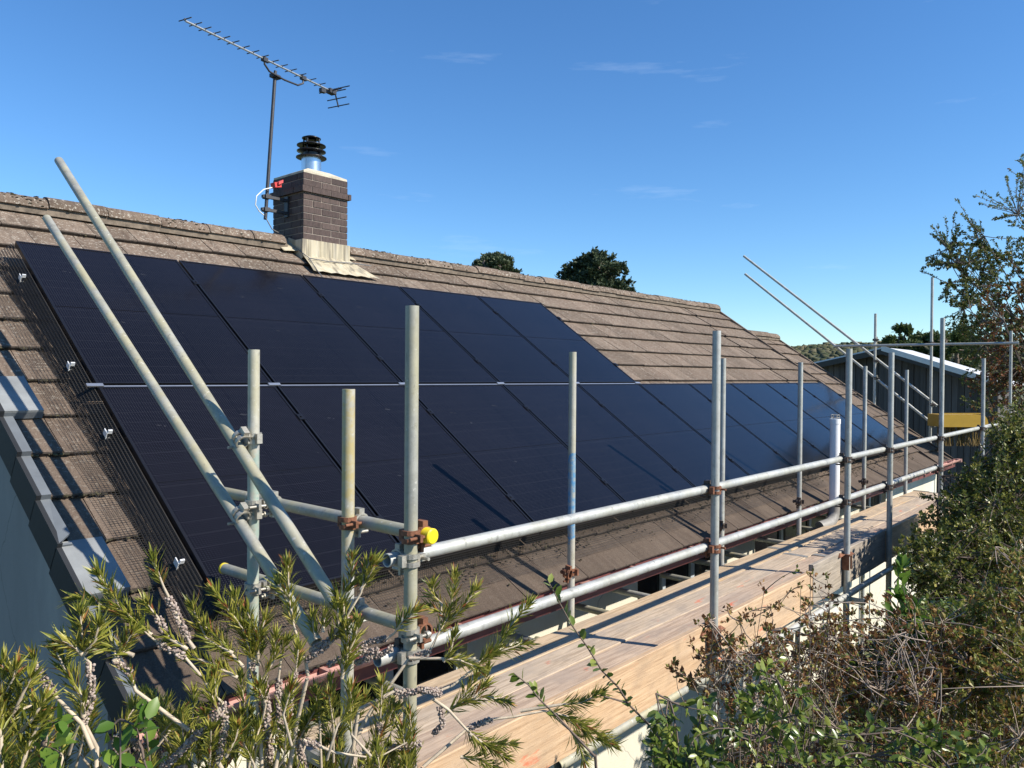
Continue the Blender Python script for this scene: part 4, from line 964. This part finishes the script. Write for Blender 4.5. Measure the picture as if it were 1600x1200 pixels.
SH = [
 [(255, 1260, 1.6, 's'), (250, 1200, 1.6, 's'), (347, 1112, 1.58, 'c'), (321, 1060, 1.58, 'l'), (292, 1025, 1.56, 's'), (245, 1000, 1.55, 'c'), (233, 990, 1.55, 's'), (187, 950, 1.53, 'l'), (158, 900, 1.5, 'l')],
 [(233, 990, 1.55, 's'), (187, 955, 1.54, 'l'), (124, 937, 1.52, 'l')],
 [(300, 1010, 1.57, 's'), (293, 996, 1.57, 's'), (265, 937, 1.56, 'c'), (256, 912, 1.55, 's'), (244, 876, 1.54, 'l')],
 [(297, 1012, 1.57, 's'), (262, 990, 1.55, 'l'), (243, 968, 1.55, 'c'), (231, 942, 1.54, 'l')],
 [(155, 1215, 1.42, 's'), (152, 1165, 1.42, 's'), (131, 1130, 1.42, 's'), (140, 1089, 1.42, 'c'), (137, 1037, 1.42, 'c'), (134, 1025, 1.42, 's'), (131, 960, 1.41, 'l')],
 [(134, 1022, 1.42, 's'), (118, 1010, 1.4, 'l'), (90, 1000, 1.4, 'l')], [(134, 1024, 1.42, 's'), (146, 1000, 1.42, 'l'), (150, 975, 1.41, 'l')],
 [(157, 1185, 1.4, 's'), (128, 1130, 1.4, 's'), (90, 1083, 1.4, 's'), (60, 1048, 1.4, 'c'), (58, 1040, 1.4, 's'), (51, 1023, 1.4, 'l')],
 [(131, 1125, 1.41, 's'), (128, 1095, 1.41, 'l'), (112, 1060, 1.4, 'l'), (86, 1022, 1.4, 'l')],
 [(5, 1240, 1.3, 's'), (6, 1150, 1.3, 's'), (9, 1100, 1.3, 'l'), (16, 1060, 1.3, 'l'), (28, 1040, 1.3, 'l')],
 [(-10, 1160, 1.3, 's'), (0, 1100, 1.3, 'l'), (8, 1040, 1.3, 'l')], [(6, 1150, 1.3, 's'), (35, 1090, 1.3, 'l'), (52, 1060, 1.3, 'l')], [(20, 1160, 1.3, 's'), (50, 1120, 1.3, 'l'), (68, 1098, 1.3, 'l')],
 [(30, 1230, 1.3, 's'), (40, 1170, 1.3, 'l'), (66, 1120, 1.3, 'l')], [(80, 1110, 1.42, 's'), (45, 1100, 1.38, 'l'), (18, 1118, 1.36, 'l')], [(0, 1200, 1.25, 's'), (-5, 1150, 1.25, 'l'), (-12, 1110, 1.25, 'l')],
 [(300, 1140, 1.6, 's'), (216, 1080, 1.56, 's'), (198, 1054, 1.55, 'l'), (184, 1031, 1.55, 'c'), (175, 1019, 1.55, 's'), (157, 976, 1.54, 'l')],
 [(180, 1035, 1.5, 's'), (190, 1010, 1.5, 'l'), (205, 990, 1.5, 'l')], [(204, 1025, 1.5, 's'), (178, 1015, 1.5, 'l'), (150, 1012, 1.5, 'l')],
 [(410, 1230, 1.7, 's'), (408, 1142, 1.7, 's'), (400, 1060, 1.7, 's'), (394, 1030, 1.7, 'c'), (380, 990, 1.68, 'l'), (336, 928, 1.66, 'l')],
 [(394, 1032, 1.7, 's'), (388, 990, 1.7, 'l'), (366, 936, 1.7, 'l')], [(394, 1032, 1.7, 's'), (400, 1000, 1.7, 'l'), (383, 958, 1.7, 'l')], [(400, 1040, 1.7, 's'), (404, 1005, 1.7, 'l'), (410, 968, 1.7, 'l')],
 [(380, 1040, 1.68, 's'), (340, 1000, 1.66, 'l'), (310, 972, 1.65, 'l')], [(360, 1020, 1.66, 's'), (320, 1000, 1.65, 'l'), (296, 950, 1.64, 'l')], [(370, 1060, 1.66, 's'), (330, 1035, 1.64, 'l'), (300, 1030, 1.62, 'l')],
 [(480, 1060, 1.75, 's'), (476, 1037, 1.75, 's'), (461, 981, 1.75, 's'), (452, 929, 1.74, 'l'), (448, 884, 1.73, 'l')], [(452, 935, 1.74, 's'), (440, 918, 1.73, 'l'), (432, 912, 1.73, 'l')],
 [(487, 1020, 1.75, 'c'), (531, 987, 1.75, 'c'), (543, 965, 1.75, 'c'), (563, 922, 1.75, 's'), (570, 905, 1.75, 'l'), (580, 875, 1.74, 'l')], [(531, 987, 1.75, 's'), (537, 935, 1.76, 's'), (545, 905, 1.76, 'l'), (555, 870, 1.76, 'l')],
 [(565, 925, 1.75, 's'), (575, 905, 1.75, 'l'), (590, 880, 1.74, 'l')], [(540, 970, 1.75, 's'), (535, 935, 1.75, 'l'), (525, 925, 1.75, 'l')],
 [(540, 1031, 1.78, 's'), (575, 1005, 1.78, 'c'), (604, 1002, 1.78, 'c'), (613, 987, 1.78, 's'), (632, 970, 1.77, 'l'), (654, 953, 1.76, 'l')], [(552, 1035, 1.79, 's'), (600, 1018, 1.79, 'c'), (612, 1008, 1.79, 'c')],
 [(515, 1040, 1.77, 's'), (560, 1022, 1.77, 'c'), (590, 1012, 1.77, 'c')], [(480, 1030, 1.74, 's'), (505, 1008, 1.74, 'c'), (525, 985, 1.74, 'c')],
 [(490, 1000, 1.74, 's'), (490, 980, 1.74, 'l'), (487, 964, 1.74, 'l')], [(505, 985, 1.74, 's'), (511, 962, 1.74, 'l')], [(515, 1010, 1.74, 's'), (530, 980, 1.74, 'l'), (524, 946, 1.74, 'l')],
 [(530, 1060, 1.74, 's'), (545, 1020, 1.73, 'l'), (540, 985, 1.72, 'l')], [(540, 1040, 1.74, 's'), (555, 1000, 1.73, 'l'), (560, 975, 1.72, 'l')],
 [(600, 1080, 1.9, 's'), (640, 1028, 1.92, 's'), (671, 1013, 1.93, 'c'), (683, 994, 1.94, 's'), (700, 968, 1.95, 'l'), (708, 940, 1.95, 'l'), (714, 898, 1.96, 'l')],
 [(689, 985, 1.94, 's'), (690, 946, 1.94, 's'), (678, 930, 1.94, 'l'), (677, 912, 1.94, 'l')], [(700, 975, 1.95, 's'), (725, 945, 1.95, 'l'), (746, 922, 1.95, 'l')], [(695, 975, 1.95, 's'), (690, 955, 1.95, 'l'), (672, 950, 1.95, 'l')],
 [(560, 1110, 1.85, 's'), (613, 1083, 1.87, 's'), (640, 1080, 1.88, 'c'), (689, 1078, 1.9, 'c'), (705, 1068, 1.91, 's'), (744, 1040, 1.93, 's'), (780, 1010, 1.95, 'l'), (803, 975, 1.97, 'l'), (822, 945, 1.98, 'l')],
 [(744, 1040, 1.93, 's'), (775, 1020, 1.94, 'l'), (820, 1008, 1.95, 'l')], [(640, 1030, 1.9, 's'), (690, 1033, 1.9, 's'), (720, 1030, 1.9, 'l'), (745, 1046, 1.9, 'l')], [(690, 1035, 1.9, 's'), (705, 1010, 1.9, 'l'), (713, 990, 1.9, 'l')],
 [(620, 1090, 1.88, 's'), (660, 1075, 1.88, 'c'), (690, 1090, 1.88, 'c')],
 [(674, 1095, 1.9, 's'), (700, 1112, 1.9, 's'), (725, 1140, 1.9, 's'), (750, 1160, 1.9, 'l'), (786, 1186, 1.9, 'l')], [(735, 1145, 1.9, 's'), (760, 1160, 1.9, 'l'), (795, 1165, 1.9, 'l')], [(720, 1180, 1.9, 's'), (750, 1185, 1.9, 'l'), (770, 1200, 1.9, 'l')],
 [(660, 1200, 1.9, 's'), (735, 1139, 1.95, 's'), (770, 1124, 1.97, 'c'), (800, 1117, 1.98, 's'), (852, 1110, 2.0, 's'), (890, 1120, 2.0, 'l'), (927, 1140, 2.0, 'l'), (958, 1158, 2.0, 'l')],
 [(811, 1114, 2.0, 's'), (870, 1100, 2.0, 's'), (910, 1095, 2.0, 'l'), (935, 1080, 2.0, 'l')], [(860, 1112, 2.0, 's'), (890, 1140, 2.0, 's'), (905, 1165, 2.0, 'l'), (912, 1195, 2.0, 'l')], [(880, 1118, 2.0, 's'), (930, 1150, 2.0, 'l'), (960, 1165, 2.0, 'l')],
 [(690, 1120, 1.92, 's'), (720, 1095, 1.92, 'l'), (745, 1058, 1.93, 'l')], [(720, 1100, 1.92, 's'), (760, 1085, 1.93, 'l'), (795, 1098, 1.94, 'l')], [(740, 1090, 1.92, 's'), (755, 1070, 1.93, 'l'), (760, 1045, 1.94, 'l')],
 [(675, 1150, 1.9, 's'), (690, 1132, 1.9, 'c'), (688, 1108, 1.9, 'c')], [(560, 1180, 1.8, 's'), (610, 1170, 1.82, 's'), (635, 1163, 1.84, 'c'), (655, 1160, 1.85, 'c')], [(470, 1160, 1.7, 's'), (500, 1168, 1.72, 'c'), (525, 1178, 1.74, 's'), (590, 1183, 1.78, 's'), (640, 1160, 1.8, 's')],
 [(340, 1190, 1.6, 's'), (350, 1130, 1.6, 'c'), (343, 1100, 1.6, 'c'), (336, 1085, 1.6, 's'), (330, 1060, 1.6, 'l')], [(345, 1120, 1.6, 's'), (325, 1125, 1.6, 'l'), (316, 1115, 1.58, 'l')], [(350, 1180, 1.6, 's'), (365, 1150, 1.6, 'l'), (372, 1140, 1.6, 'l')],
 [(415, 1160, 1.7, 's'), (418, 1110, 1.7, 'c'), (415, 1060, 1.7, 'c'), (425, 1030, 1.7, 'l'), (430, 1000, 1.7, 'l')], [(440, 1150, 1.72, 's'), (440, 1100, 1.72, 'c'), (436, 1060, 1.72, 'c'), (440, 1030, 1.72, 's'), (447, 1000, 1.72, 'l')], [(455, 1120, 1.72, 's'), (450, 1085, 1.72, 'c'), (458, 1050, 1.72, 'c'), (470, 1010, 1.72, 'l')],
]
for s_ in SH: shoot(s_)
# the mass below: leafy tufts and capsules filling the shrub's body
for i in range(150):
    x = U(-20, 660); lo_ = 1075+60*abs((x-420)/360) ; y = U(lo_, 1290); d = 1.5+.4*(x/650)+U(-.15, .25)
    a = px(x+U(-30, 30), y+U(50, 110), d+.03); m_ = px(x+U(-14, 14), y+U(10, 40), d); b = px(x+U(-22, 22), y-U(10, 40), d+U(-.05, .05))
    bst.tube([a, m_, b], [.0035, .0026, .0014], 5)
    if R() < .2: bb_caps(a.lerp(m_, .35), m_)
    f = [m_.lerp(b, q/3) for q in range(4)]; bb_leaves(f, 760, tipn=11, bronze=.07)
root = px(420, 1500, 1.75)
for x, y, d in ((255, 1260, 1.6), (155, 1215, 1.42), (20, 1230, 1.3), (410, 1230, 1.7), (480, 1060, 1.75), (560, 1110, 1.85), (600, 1080, 1.9), (660, 1200, 1.9), (340, 1190, 1.6), (440, 1150, 1.72), (157, 1185, 1.4)):
    bst.tube(curve(root, px(x, y, d), .12), [.010, .0085, .0075, .0065, .006, .005, .0045], 7)
tz = -1.6
for k in range(4): bst.tube(curve(root+rnd_dir()*.01, V((root.x+U(-.15, .15), root.y+U(-.15, .15), tz)), .08), .017, 8)
bst.obj('stems', STEMY, bbs); blf.obj('leaves', [BBL, BBT], bbs); bcp.obj('seed_capsules', CAPS, bbs)

# --- generic shrub from twigs
def shrub(name, label, cat, base, regions, leaf, twigm, stem_n, twig_n, leaf_n, lsz, shape='oval', r=.004, fill=None, group=None, leaf2=None, p2=0, clus=0, bend=.12, root_z=None, wl=.5, upb=.2, clump=None):
    """regions: (x0,x1,y0,y1,d0,d1,weight) in picture units and metres of depth, where the twig ends lie"""
    t = thing(name, base, label, cat, group); st = MB(); lf = MB(); tot = sum(q[6] for q in regions); base = V(base)
    def pick():
        k = R()*tot
        for q in regions:
            k -= q[6]
            if k <= 0: break
        return px(U(q[0], q[1]), U(q[2], q[3]), U(q[4], q[5]))
    if clump:
        pick0 = pick; cen = [pick0() for _ in range(clump[0])]
        def pick():
            if R() < .12: return pick0()
            return cen[int(R()*len(cen))]+rnd_dir()*clump[1]*R()**.5
    mids = []
    for i in range(stem_n):
        e = pick(); b0_ = base+V((U(-.25, .25), U(-.25, .25), 0)); c = curve(b0_, e, bend, 8)
        st.tube(c, [r*(2.2-1.7*q/7) for q in range(8)], 5, caps=False); mids += c[3:]
        grow(st, lf, c, leaf_n, lsz, shape, p2, clus, wl, upb)
    for i in range(twig_n):
        e = pick(); a = min((mids[int(R()*len(mids))] for _ in range(40)), key=lambda m: (m-e).length)
        c = curve(a, e, bend*1.6, 6); st.tube(c, [r*(1.-.65*q/5) for q in range(6)], 4, caps=False)
        grow(st, lf, c, leaf_n, lsz, shape, p2, clus, wl, upb)
    st.obj('stems', twigm, t); lf.obj('foliage', [leaf]+([leaf2] if leaf2 else []), t); return t
def grow(st, lf, c, n, lsz, shape, p2, clus, wl, upb):
    m_ = len(c)
    for k in range(n):
        f = 1-(R()**1.5)*.62; q = f*(m_-1); i = min(int(q), m_-2); p = c[i].lerp(c[i+1], q-i); t = (c[i+1]-c[i]).normalized()
        o = perp(t); d = (t*U(.2, .8)+o*U(.5, 1)+V((0, 0, upb))).normalized(); l = U(*lsz); mi = 1 if R() < p2 else 0
        nn = (V((0, 0, 1))+rnd_dir()*.8).normalized()
        if shape == 'oval': lf.oval(p, d, nn, l, l*wl, mi, U(0, .3))
        else: lf.leaf(p, d, nn, l, l*wl, .2, mi, U(-.1, .2))
    if clus:     # bunch of dry bracts at the twig end
        for k in range(clus): 
            d = (rnd_dir()+V((0, 0, .5))+(c[-1]-c[-2]).normalized()).normalized(); l = U(lsz[0], lsz[1]); lf.leaf(c[-1]+rnd_dir()*l*.6, d, rnd_dir(), l, l*.6, .25, 1 if R() < p2 else 0, .2)
gb = lambda x, d, z=-1.55: V((px(x, 1150, d).x, px(x, 1150, d).y, z))
shrub('oval_leaf_shrub', 'glossy green oval leaved shrub under the ledger at bottom centre', 'shrub', gb(1140, 2.3), [(1015, 1110, 1080, 1230, 1.95, 2.35, 3), (1100, 1280, 1080, 1240, 2.0, 2.5, 4), (1180, 1260, 1010, 1100, 2.1, 2.5, .7), (1020, 1060, 1120, 1220, 1.9, 2.3, 1)], OVL, DTWIG, 20, 92, 13, (.022, .040), r=.0028, wl=.46)
# long sprig that leans out across the boards
spr = thing('leafy_sprig', px(1030, 1160, 2.05), 'long thin sprig with small paired oval leaves leaning across the boards', 'sprig'); ss, sl = MB(), MB()
for seq in ([(1045, 1175, 2.1), (1014, 1132, 2.06), (985, 1100, 2.03), (965, 1076, 2.0), (942, 1046, 1.98), (916, 1009, 1.95), (894, 975, 1.93), (872, 940, 1.92), (856, 908, 1.9)], [(930, 1180, 1.95), (870, 1120, 1.92), (842, 1090, 1.9), (825, 1072, 1.9), (806, 1052, 1.9)], [(985, 1100, 2.03), (955, 1090, 2.0), (935, 1088, 1.98)]):
    c = [px(*q)+rnd_dir()*.004 for q in seq]; ss.tube(c, [.0034-.0022*i/(len(c)-1) for i in range(len(c))], 6)
    for i in range(len(c)-1):
        if i == 0: continue
        t = (c[i+1]-c[i]).normalized(); nn = 6
        for k in range(nn):
            p = c[i].lerp(c[i+1], (k+.5)/nn); o = perp(t); d = (t*.55+o*.8).normalized(); sl.oval(p, d, (V((0, 0, 1))+rnd_dir()*.7), U(.020, .034), U(.012, .018), 0, U(0, .2))
ss.tube(curve(px(1045, 1175, 2.1), gb(1080, 2.2), .06), .005, 6); ss.tube(curve(px(930, 1180, 1.95), gb(1000, 2.1), .06), .004, 6)
ss.obj('stem', DTWIG, spr); sl.obj('leaves', OVL, spr)
shrub('twiggy_shrub', 'bare tangled twiggy shrub with dry brown seed heads below the boards', 'shrub', gb(1330, 2.9), [(1090, 1250, 1000, 1230, 2.3, 2.9, 2), (1250, 1480, 955, 1230, 2.5, 3.3, 6), (1220, 1330, 985, 1060, 2.5, 2.9, 1.), (1300, 1500, 960, 1080, 2.8, 3.3, 3)], BRN, TWIG, 60, 680, 5, (.011, .024), 'leaf', r=.0024, clus=12, leaf2=OLV, p2=.22, bend=.2, wl=.55, clump=(80, .12))
shrub('seed_head_twigs', 'thin upright twigs with brown seed heads in front of the toe board', 'shrub', gb(1230, 2.4), [(1160, 1300, 890, 1010, 2.25, 2.6, 4), (1090, 1180, 960, 1060, 2.2, 2.4, 2)], BRN, DTWIG, 12, 26, 2, (.009, .018), 'leaf', r=.0017, clus=6, leaf2=OLV, p2=.3, bend=.08)
shrub('bright_shoot', 'upright shoot with bright yellow green leaves beside the platform end', 'sprig', gb(1420, 3.0), [(1388, 1425, 868, 930, 2.9, 3.05, 2), (1395, 1445, 930, 1020, 2.9, 3.05, 2), (1410, 1470, 980, 1080, 2.9, 3.1, 1)], BRL, DTWIG, 9, 10, 18, (.04, .07), wl=.40, r=.003, upb=.5)
shrub('broad_leaf_plant', 'low plant with broad fresh green leaves at the foot of the gable wall', 'plant', gb(170, 1.4, -1.2), [(65, 110, 1120, 1230, 1.28, 1.4, 1.4), (160, 235, 1100, 1230, 1.3, 1.42, 3)], BRL, DTWIG, 9, 10, 6, (.022, .040), wl=.58, r=.003)
# dense evergreen at the right
shrub('dense_bush', 'dense small leaved evergreen bush growing through the scaffold at right', 'bush', V((5.9, -2.1, -2.4)), [(1560, 1640, 675, 760, 6.3, 7.8, 3.2), (1505, 1570, 715, 770, 6.3, 7.6, 1.5), (1490, 1640, 760, 860, 6.0, 7.8, 6), (1455, 1640, 850, 960, 5.7, 7.6, 6), (1475, 1520, 770, 840, 6.2, 6.9, 1.0), (1435, 1475, 830, 900, 5.9, 6.5, 1.5), (1575, 1640, 635, 690, 6.8, 7.8, 1.0), (1420, 1640, 950, 1050, 5.4, 7.0, 4)], DKL, DTWIG, 70, 1900, 34, (.024, .046), 'leaf', wl=.6, r=.0034, bend=.08, clump=(150, .22))
shrub('olive_shrub', 'olive green and rusty leaved shrub in the lower right corner', 'shrub', gb(1560, 3.2), [(1480, 1640, 960, 1240, 2.6, 3.4, 5), (1540, 1640, 880, 1000, 2.8, 3.4, 2.5), (1400, 1520, 1090, 1240, 2.5, 3.1, 2.4), (1480, 1560, 1000, 1090, 2.8, 3.3, 2)], OLV, TWIG, 44, 560, 34, (.015, .030), 'leaf', wl=.55, r=.0022, leaf2=BRN, p2=.16, clus=5, bend=.10, clump=(60, .13))
shrub('low_green_shrub', 'mid green leafy shrub behind the twigs, under the far boards', 'shrub', gb(1400, 3.6), [(1380, 1600, 930, 1060, 3.2, 4.0, 5), (1300, 1420, 1000, 1120, 2.9, 3.4, 2), (1230, 1560, 1130, 1240, 2.1, 2.6, 2.2)], OVL, DTWIG, 34, 210, 15, (.022, .04), wl=.45, r=.0035)

# --- trees
def tree(name, label, base, trunk_h, tr, targets, leafm, n_br, n_tw, leaf_n, lsz, spread=.6, shape='leaf', group=None, leaf2=None, p2=0., barkm=BARK, cat='tree', twig_r=.008, bend=.15):
    base = V(base); t = thing(name, base, label, cat, group); st = MB(); lf = MB()
    top = base+V((U(-.1, .1), U(-.1, .1), trunk_h)); tk = curve(base, top, .05, 8); st.tube(tk, [tr*(1-.55*i/7) for i in range(8)], 10)
    mids = []
    for i in range(n_br):
        e = targets(); a = tk[3+int(R()*4.99)]; c = curve(a, e, bend, 8); st.tube(c, [max(twig_r, tr*.24*(1-.95*q/7)) for q in range(8)], 6, caps=False); mids += c[2:]
    for i in range(n_tw):
        e = targets(); a = min(mids, key=lambda m: (m-e).length); c = curve(a, e, bend, 6)
        st.tube(c, [twig_r*(1-.6*q/5) for q in range(6)], 4, caps=False)
        grow(st, lf, c, leaf_n, lsz, shape, p2, 5, .62, .1)
    st.obj('trunk', barkm, t); lf.obj('crown', [leafm]+([leaf2] if leaf2 else []), t); return t
def region_targets(rg):
    tot = sum(q[6] for q in rg)
    def f():
        k = R()*tot
        for q in rg:
            k -= q[6]
            if k <= 0: break
        return px(U(q[0], q[1]), U(q[2], q[3]), U(q[4], q[5]))
    return f
tb_ = px(1700, 600, 16.5)
HT = region_targets([(1570, 1800, 260, 420, 15, 18, 3.0), (1500, 1700, 380, 560, 15, 17.5, 8), (1480, 1560, 375, 480, 15.2, 17, 1.3), (1440, 1505, 400, 428, 15.5, 16.5, .42), (1455, 1540, 340, 400, 15.5, 16.6, .6), (1490, 1560, 300, 350, 15.5, 16.6, .22), (1500, 1800, 490, 640, 15, 17.5, 5), (1468, 1510, 430, 520, 15.4, 16.4, .5), (1590, 1650, 240, 300, 15.5, 16.8, .35)])
tree('hedgerow_tree', 'tall airy hedgerow tree with fine leaves against the sky at the right edge', (tb_.x, tb_.y, GZ), 4.4, .16, HT, HAW, 64, 1350, 38, (.032, .062), group=None, leaf2=COP, p2=.05, twig_r=.008, bend=.07)
CT = region_targets([(1530, 1740, 440, 600, 13.9, 15, 4), (1545, 1740, 560, 720, 13.8, 15, 4), (1590, 1740, 390, 470, 14.2, 15, 1.5), (1508, 1560, 560, 640, 14.2, 15, .6)])
cb_ = px(1680, 640, 14.6); tree('copper_leaved_tree', 'copper and rust leaved small tree in front of the tall hedgerow tree', (cb_.x, cb_.y, GZ), 2.8, .10, CT, COP, 26, 600, 30, (.035, .07), leaf2=HAW, p2=.25, twig_r=.008, bend=.08)
def ball_targets(c, rx, rz, clumps, seed):
    rs = random.Random(seed); cl = []
    for i in range(clumps):
        a = rs.uniform(0, 2*pi); h = rs.uniform(-1, 1); r = sqrt(max(0, 1-h*h))*rs.uniform(.55, 1.0); cl.append((V((c[0]+cos(a)*r*rx, c[1]+sin(a)*r*rx, c[2]+h*rz)), rs.uniform(.16, .30)*rx))
    def f():
        q, s = cl[int(R()*len(cl))]; return q+rnd_dir()*s*R()**.5
    return f
def far_tree(name, label, cxp, cyp, d, rpx, hpx, leafm, n_tw, leaf_n, lsz, seed, clumps=26, group=None):
    c = px(cxp, cyp, d); r = rpx*d/FPX; h = hpx*d/FPX
    return tree(name, label, (c.x, c.y, GZ), c.z-GZ, .22, ball_targets(c, r, h, clumps, seed), leafm, 14, n_tw, leaf_n, lsz, group=group, twig_r=.02)
far_tree('pine_tree', 'dark pine crown showing over the ridge just right of the chimney', 775, 438, 45, 41, 36, PIN, 620, 60, (.12, .26), 5, 40, 'pines behind the roof')
far_tree('pine_tree', 'larger rounded dark pine crown further right over the ridge', 932, 452, 45, 62, 48, PIN, 1000, 62, (.12, .26), 9, 70, 'pines behind the roof')
for i, (a, b, d, rr, hh) in enumerate(((1408, 540, 46, 26, 26), (1446, 546, 44, 28, 26), (1494, 545, 42, 36, 32))):
    far_tree('background_tree', ['small feathery tree just left of the barn roof ridge', 'low green tree behind the middle of the barn roof', 'bushy green tree behind the right end of the barn'][i], a, b, d, rr, hh, HDG, 260, 26, (.14, .28), 20+i, 22, 'trees behind the barn')

# ------------------------------------------------------------------ light
AZ, EL = radians(-69), radians(38.5)
sd = V((cos(EL)*cos(AZ), cos(EL)*sin(AZ), sin(EL)))
sun = bpy.data.lights.new('sun', 'SUN'); sun.energy = 5.0; sun.angle = radians(.53); sun.color = (1, .93, .82)
so = bpy.data.objects.new('sun', sun); COL.objects.link(so); so.rotation_euler = sd.to_track_quat('Z', 'Y').to_euler(); so.location = (0, -20, 20)
w = bpy.data.worlds.new('World'); scene.world = w; w.use_nodes = True; nt = w.node_tree
bg_ = nt.nodes['Background']; sky = nt.nodes.new('ShaderNodeTexSky'); sky.sky_type = 'NISHITA'; sky.sun_disc = False
sky.sun_elevation = EL; sky.sun_rotation = radians(90)-AZ; sky.air_density = 1.0; sky.dust_density = 0; sky.ozone_density = 3.2; sky.altitude = 50
# faint cirrus streaks, part of the sky itself
tc = nt.nodes.new('ShaderNodeTexCoord'); mp = nt.nodes.new('ShaderNodeMapping'); mp.inputs['Rotation'].default_value = (0, 0, radians(-20)); mp.inputs['Scale'].default_value = (1.1, 3.0, 19)
nz = nt.nodes.new('ShaderNodeTexNoise'); nz.inputs['Scale'].default_value = 1.5; nz.inputs['Detail'].default_value = 7; nz.inputs['Roughness'].default_value = .6
nt.links.new(tc.outputs['Generated'], mp.inputs['Vector']); nt.links.new(mp.outputs[0], nz.inputs['Vector'])
rp = nt.nodes.new('ShaderNodeValToRGB'); rp.color_ramp.elements[0].position = .63; rp.color_ramp.elements[0].color = (0, 0, 0, 1); rp.color_ramp.elements[1].position = .85; rp.color_ramp.elements[1].color = (.17, .17, .17, 1)
nt.links.new(nz.outputs['Fac'], rp.inputs[0])
mx_ = nt.nodes.new('ShaderNodeMix'); mx_.data_type = 'RGBA'; mx_.inputs[7].default_value = (7.5, 8.2, 9.0, 1)
nt.links.new(rp.outputs[0], mx_.inputs[0]); hs = nt.nodes.new('ShaderNodeHueSaturation'); hs.inputs['Saturation'].default_value = 1.16; nt.links.new(sky.outputs[0], hs.inputs['Color']); tn = nt.nodes.new('ShaderNodeMix'); tn.data_type = 'RGBA'; tn.blend_type = 'MULTIPLY'; tn.inputs[0].default_value = 1; tn.inputs[7].default_value = (.76, .93, 1.07, 1); nt.links.new(hs.outputs[0], tn.inputs[6]); nt.links.new(tn.outputs[2], mx_.inputs[6]); nt.links.new(mx_.outputs[2], bg_.inputs['Color'])
bg_.inputs['Strength'].default_value = .110
scene.view_settings.view_transform = 'Standard'; scene.view_settings.look = 'None'; scene.view_settings.exposure = .62; scene.view_settings.gamma = 1
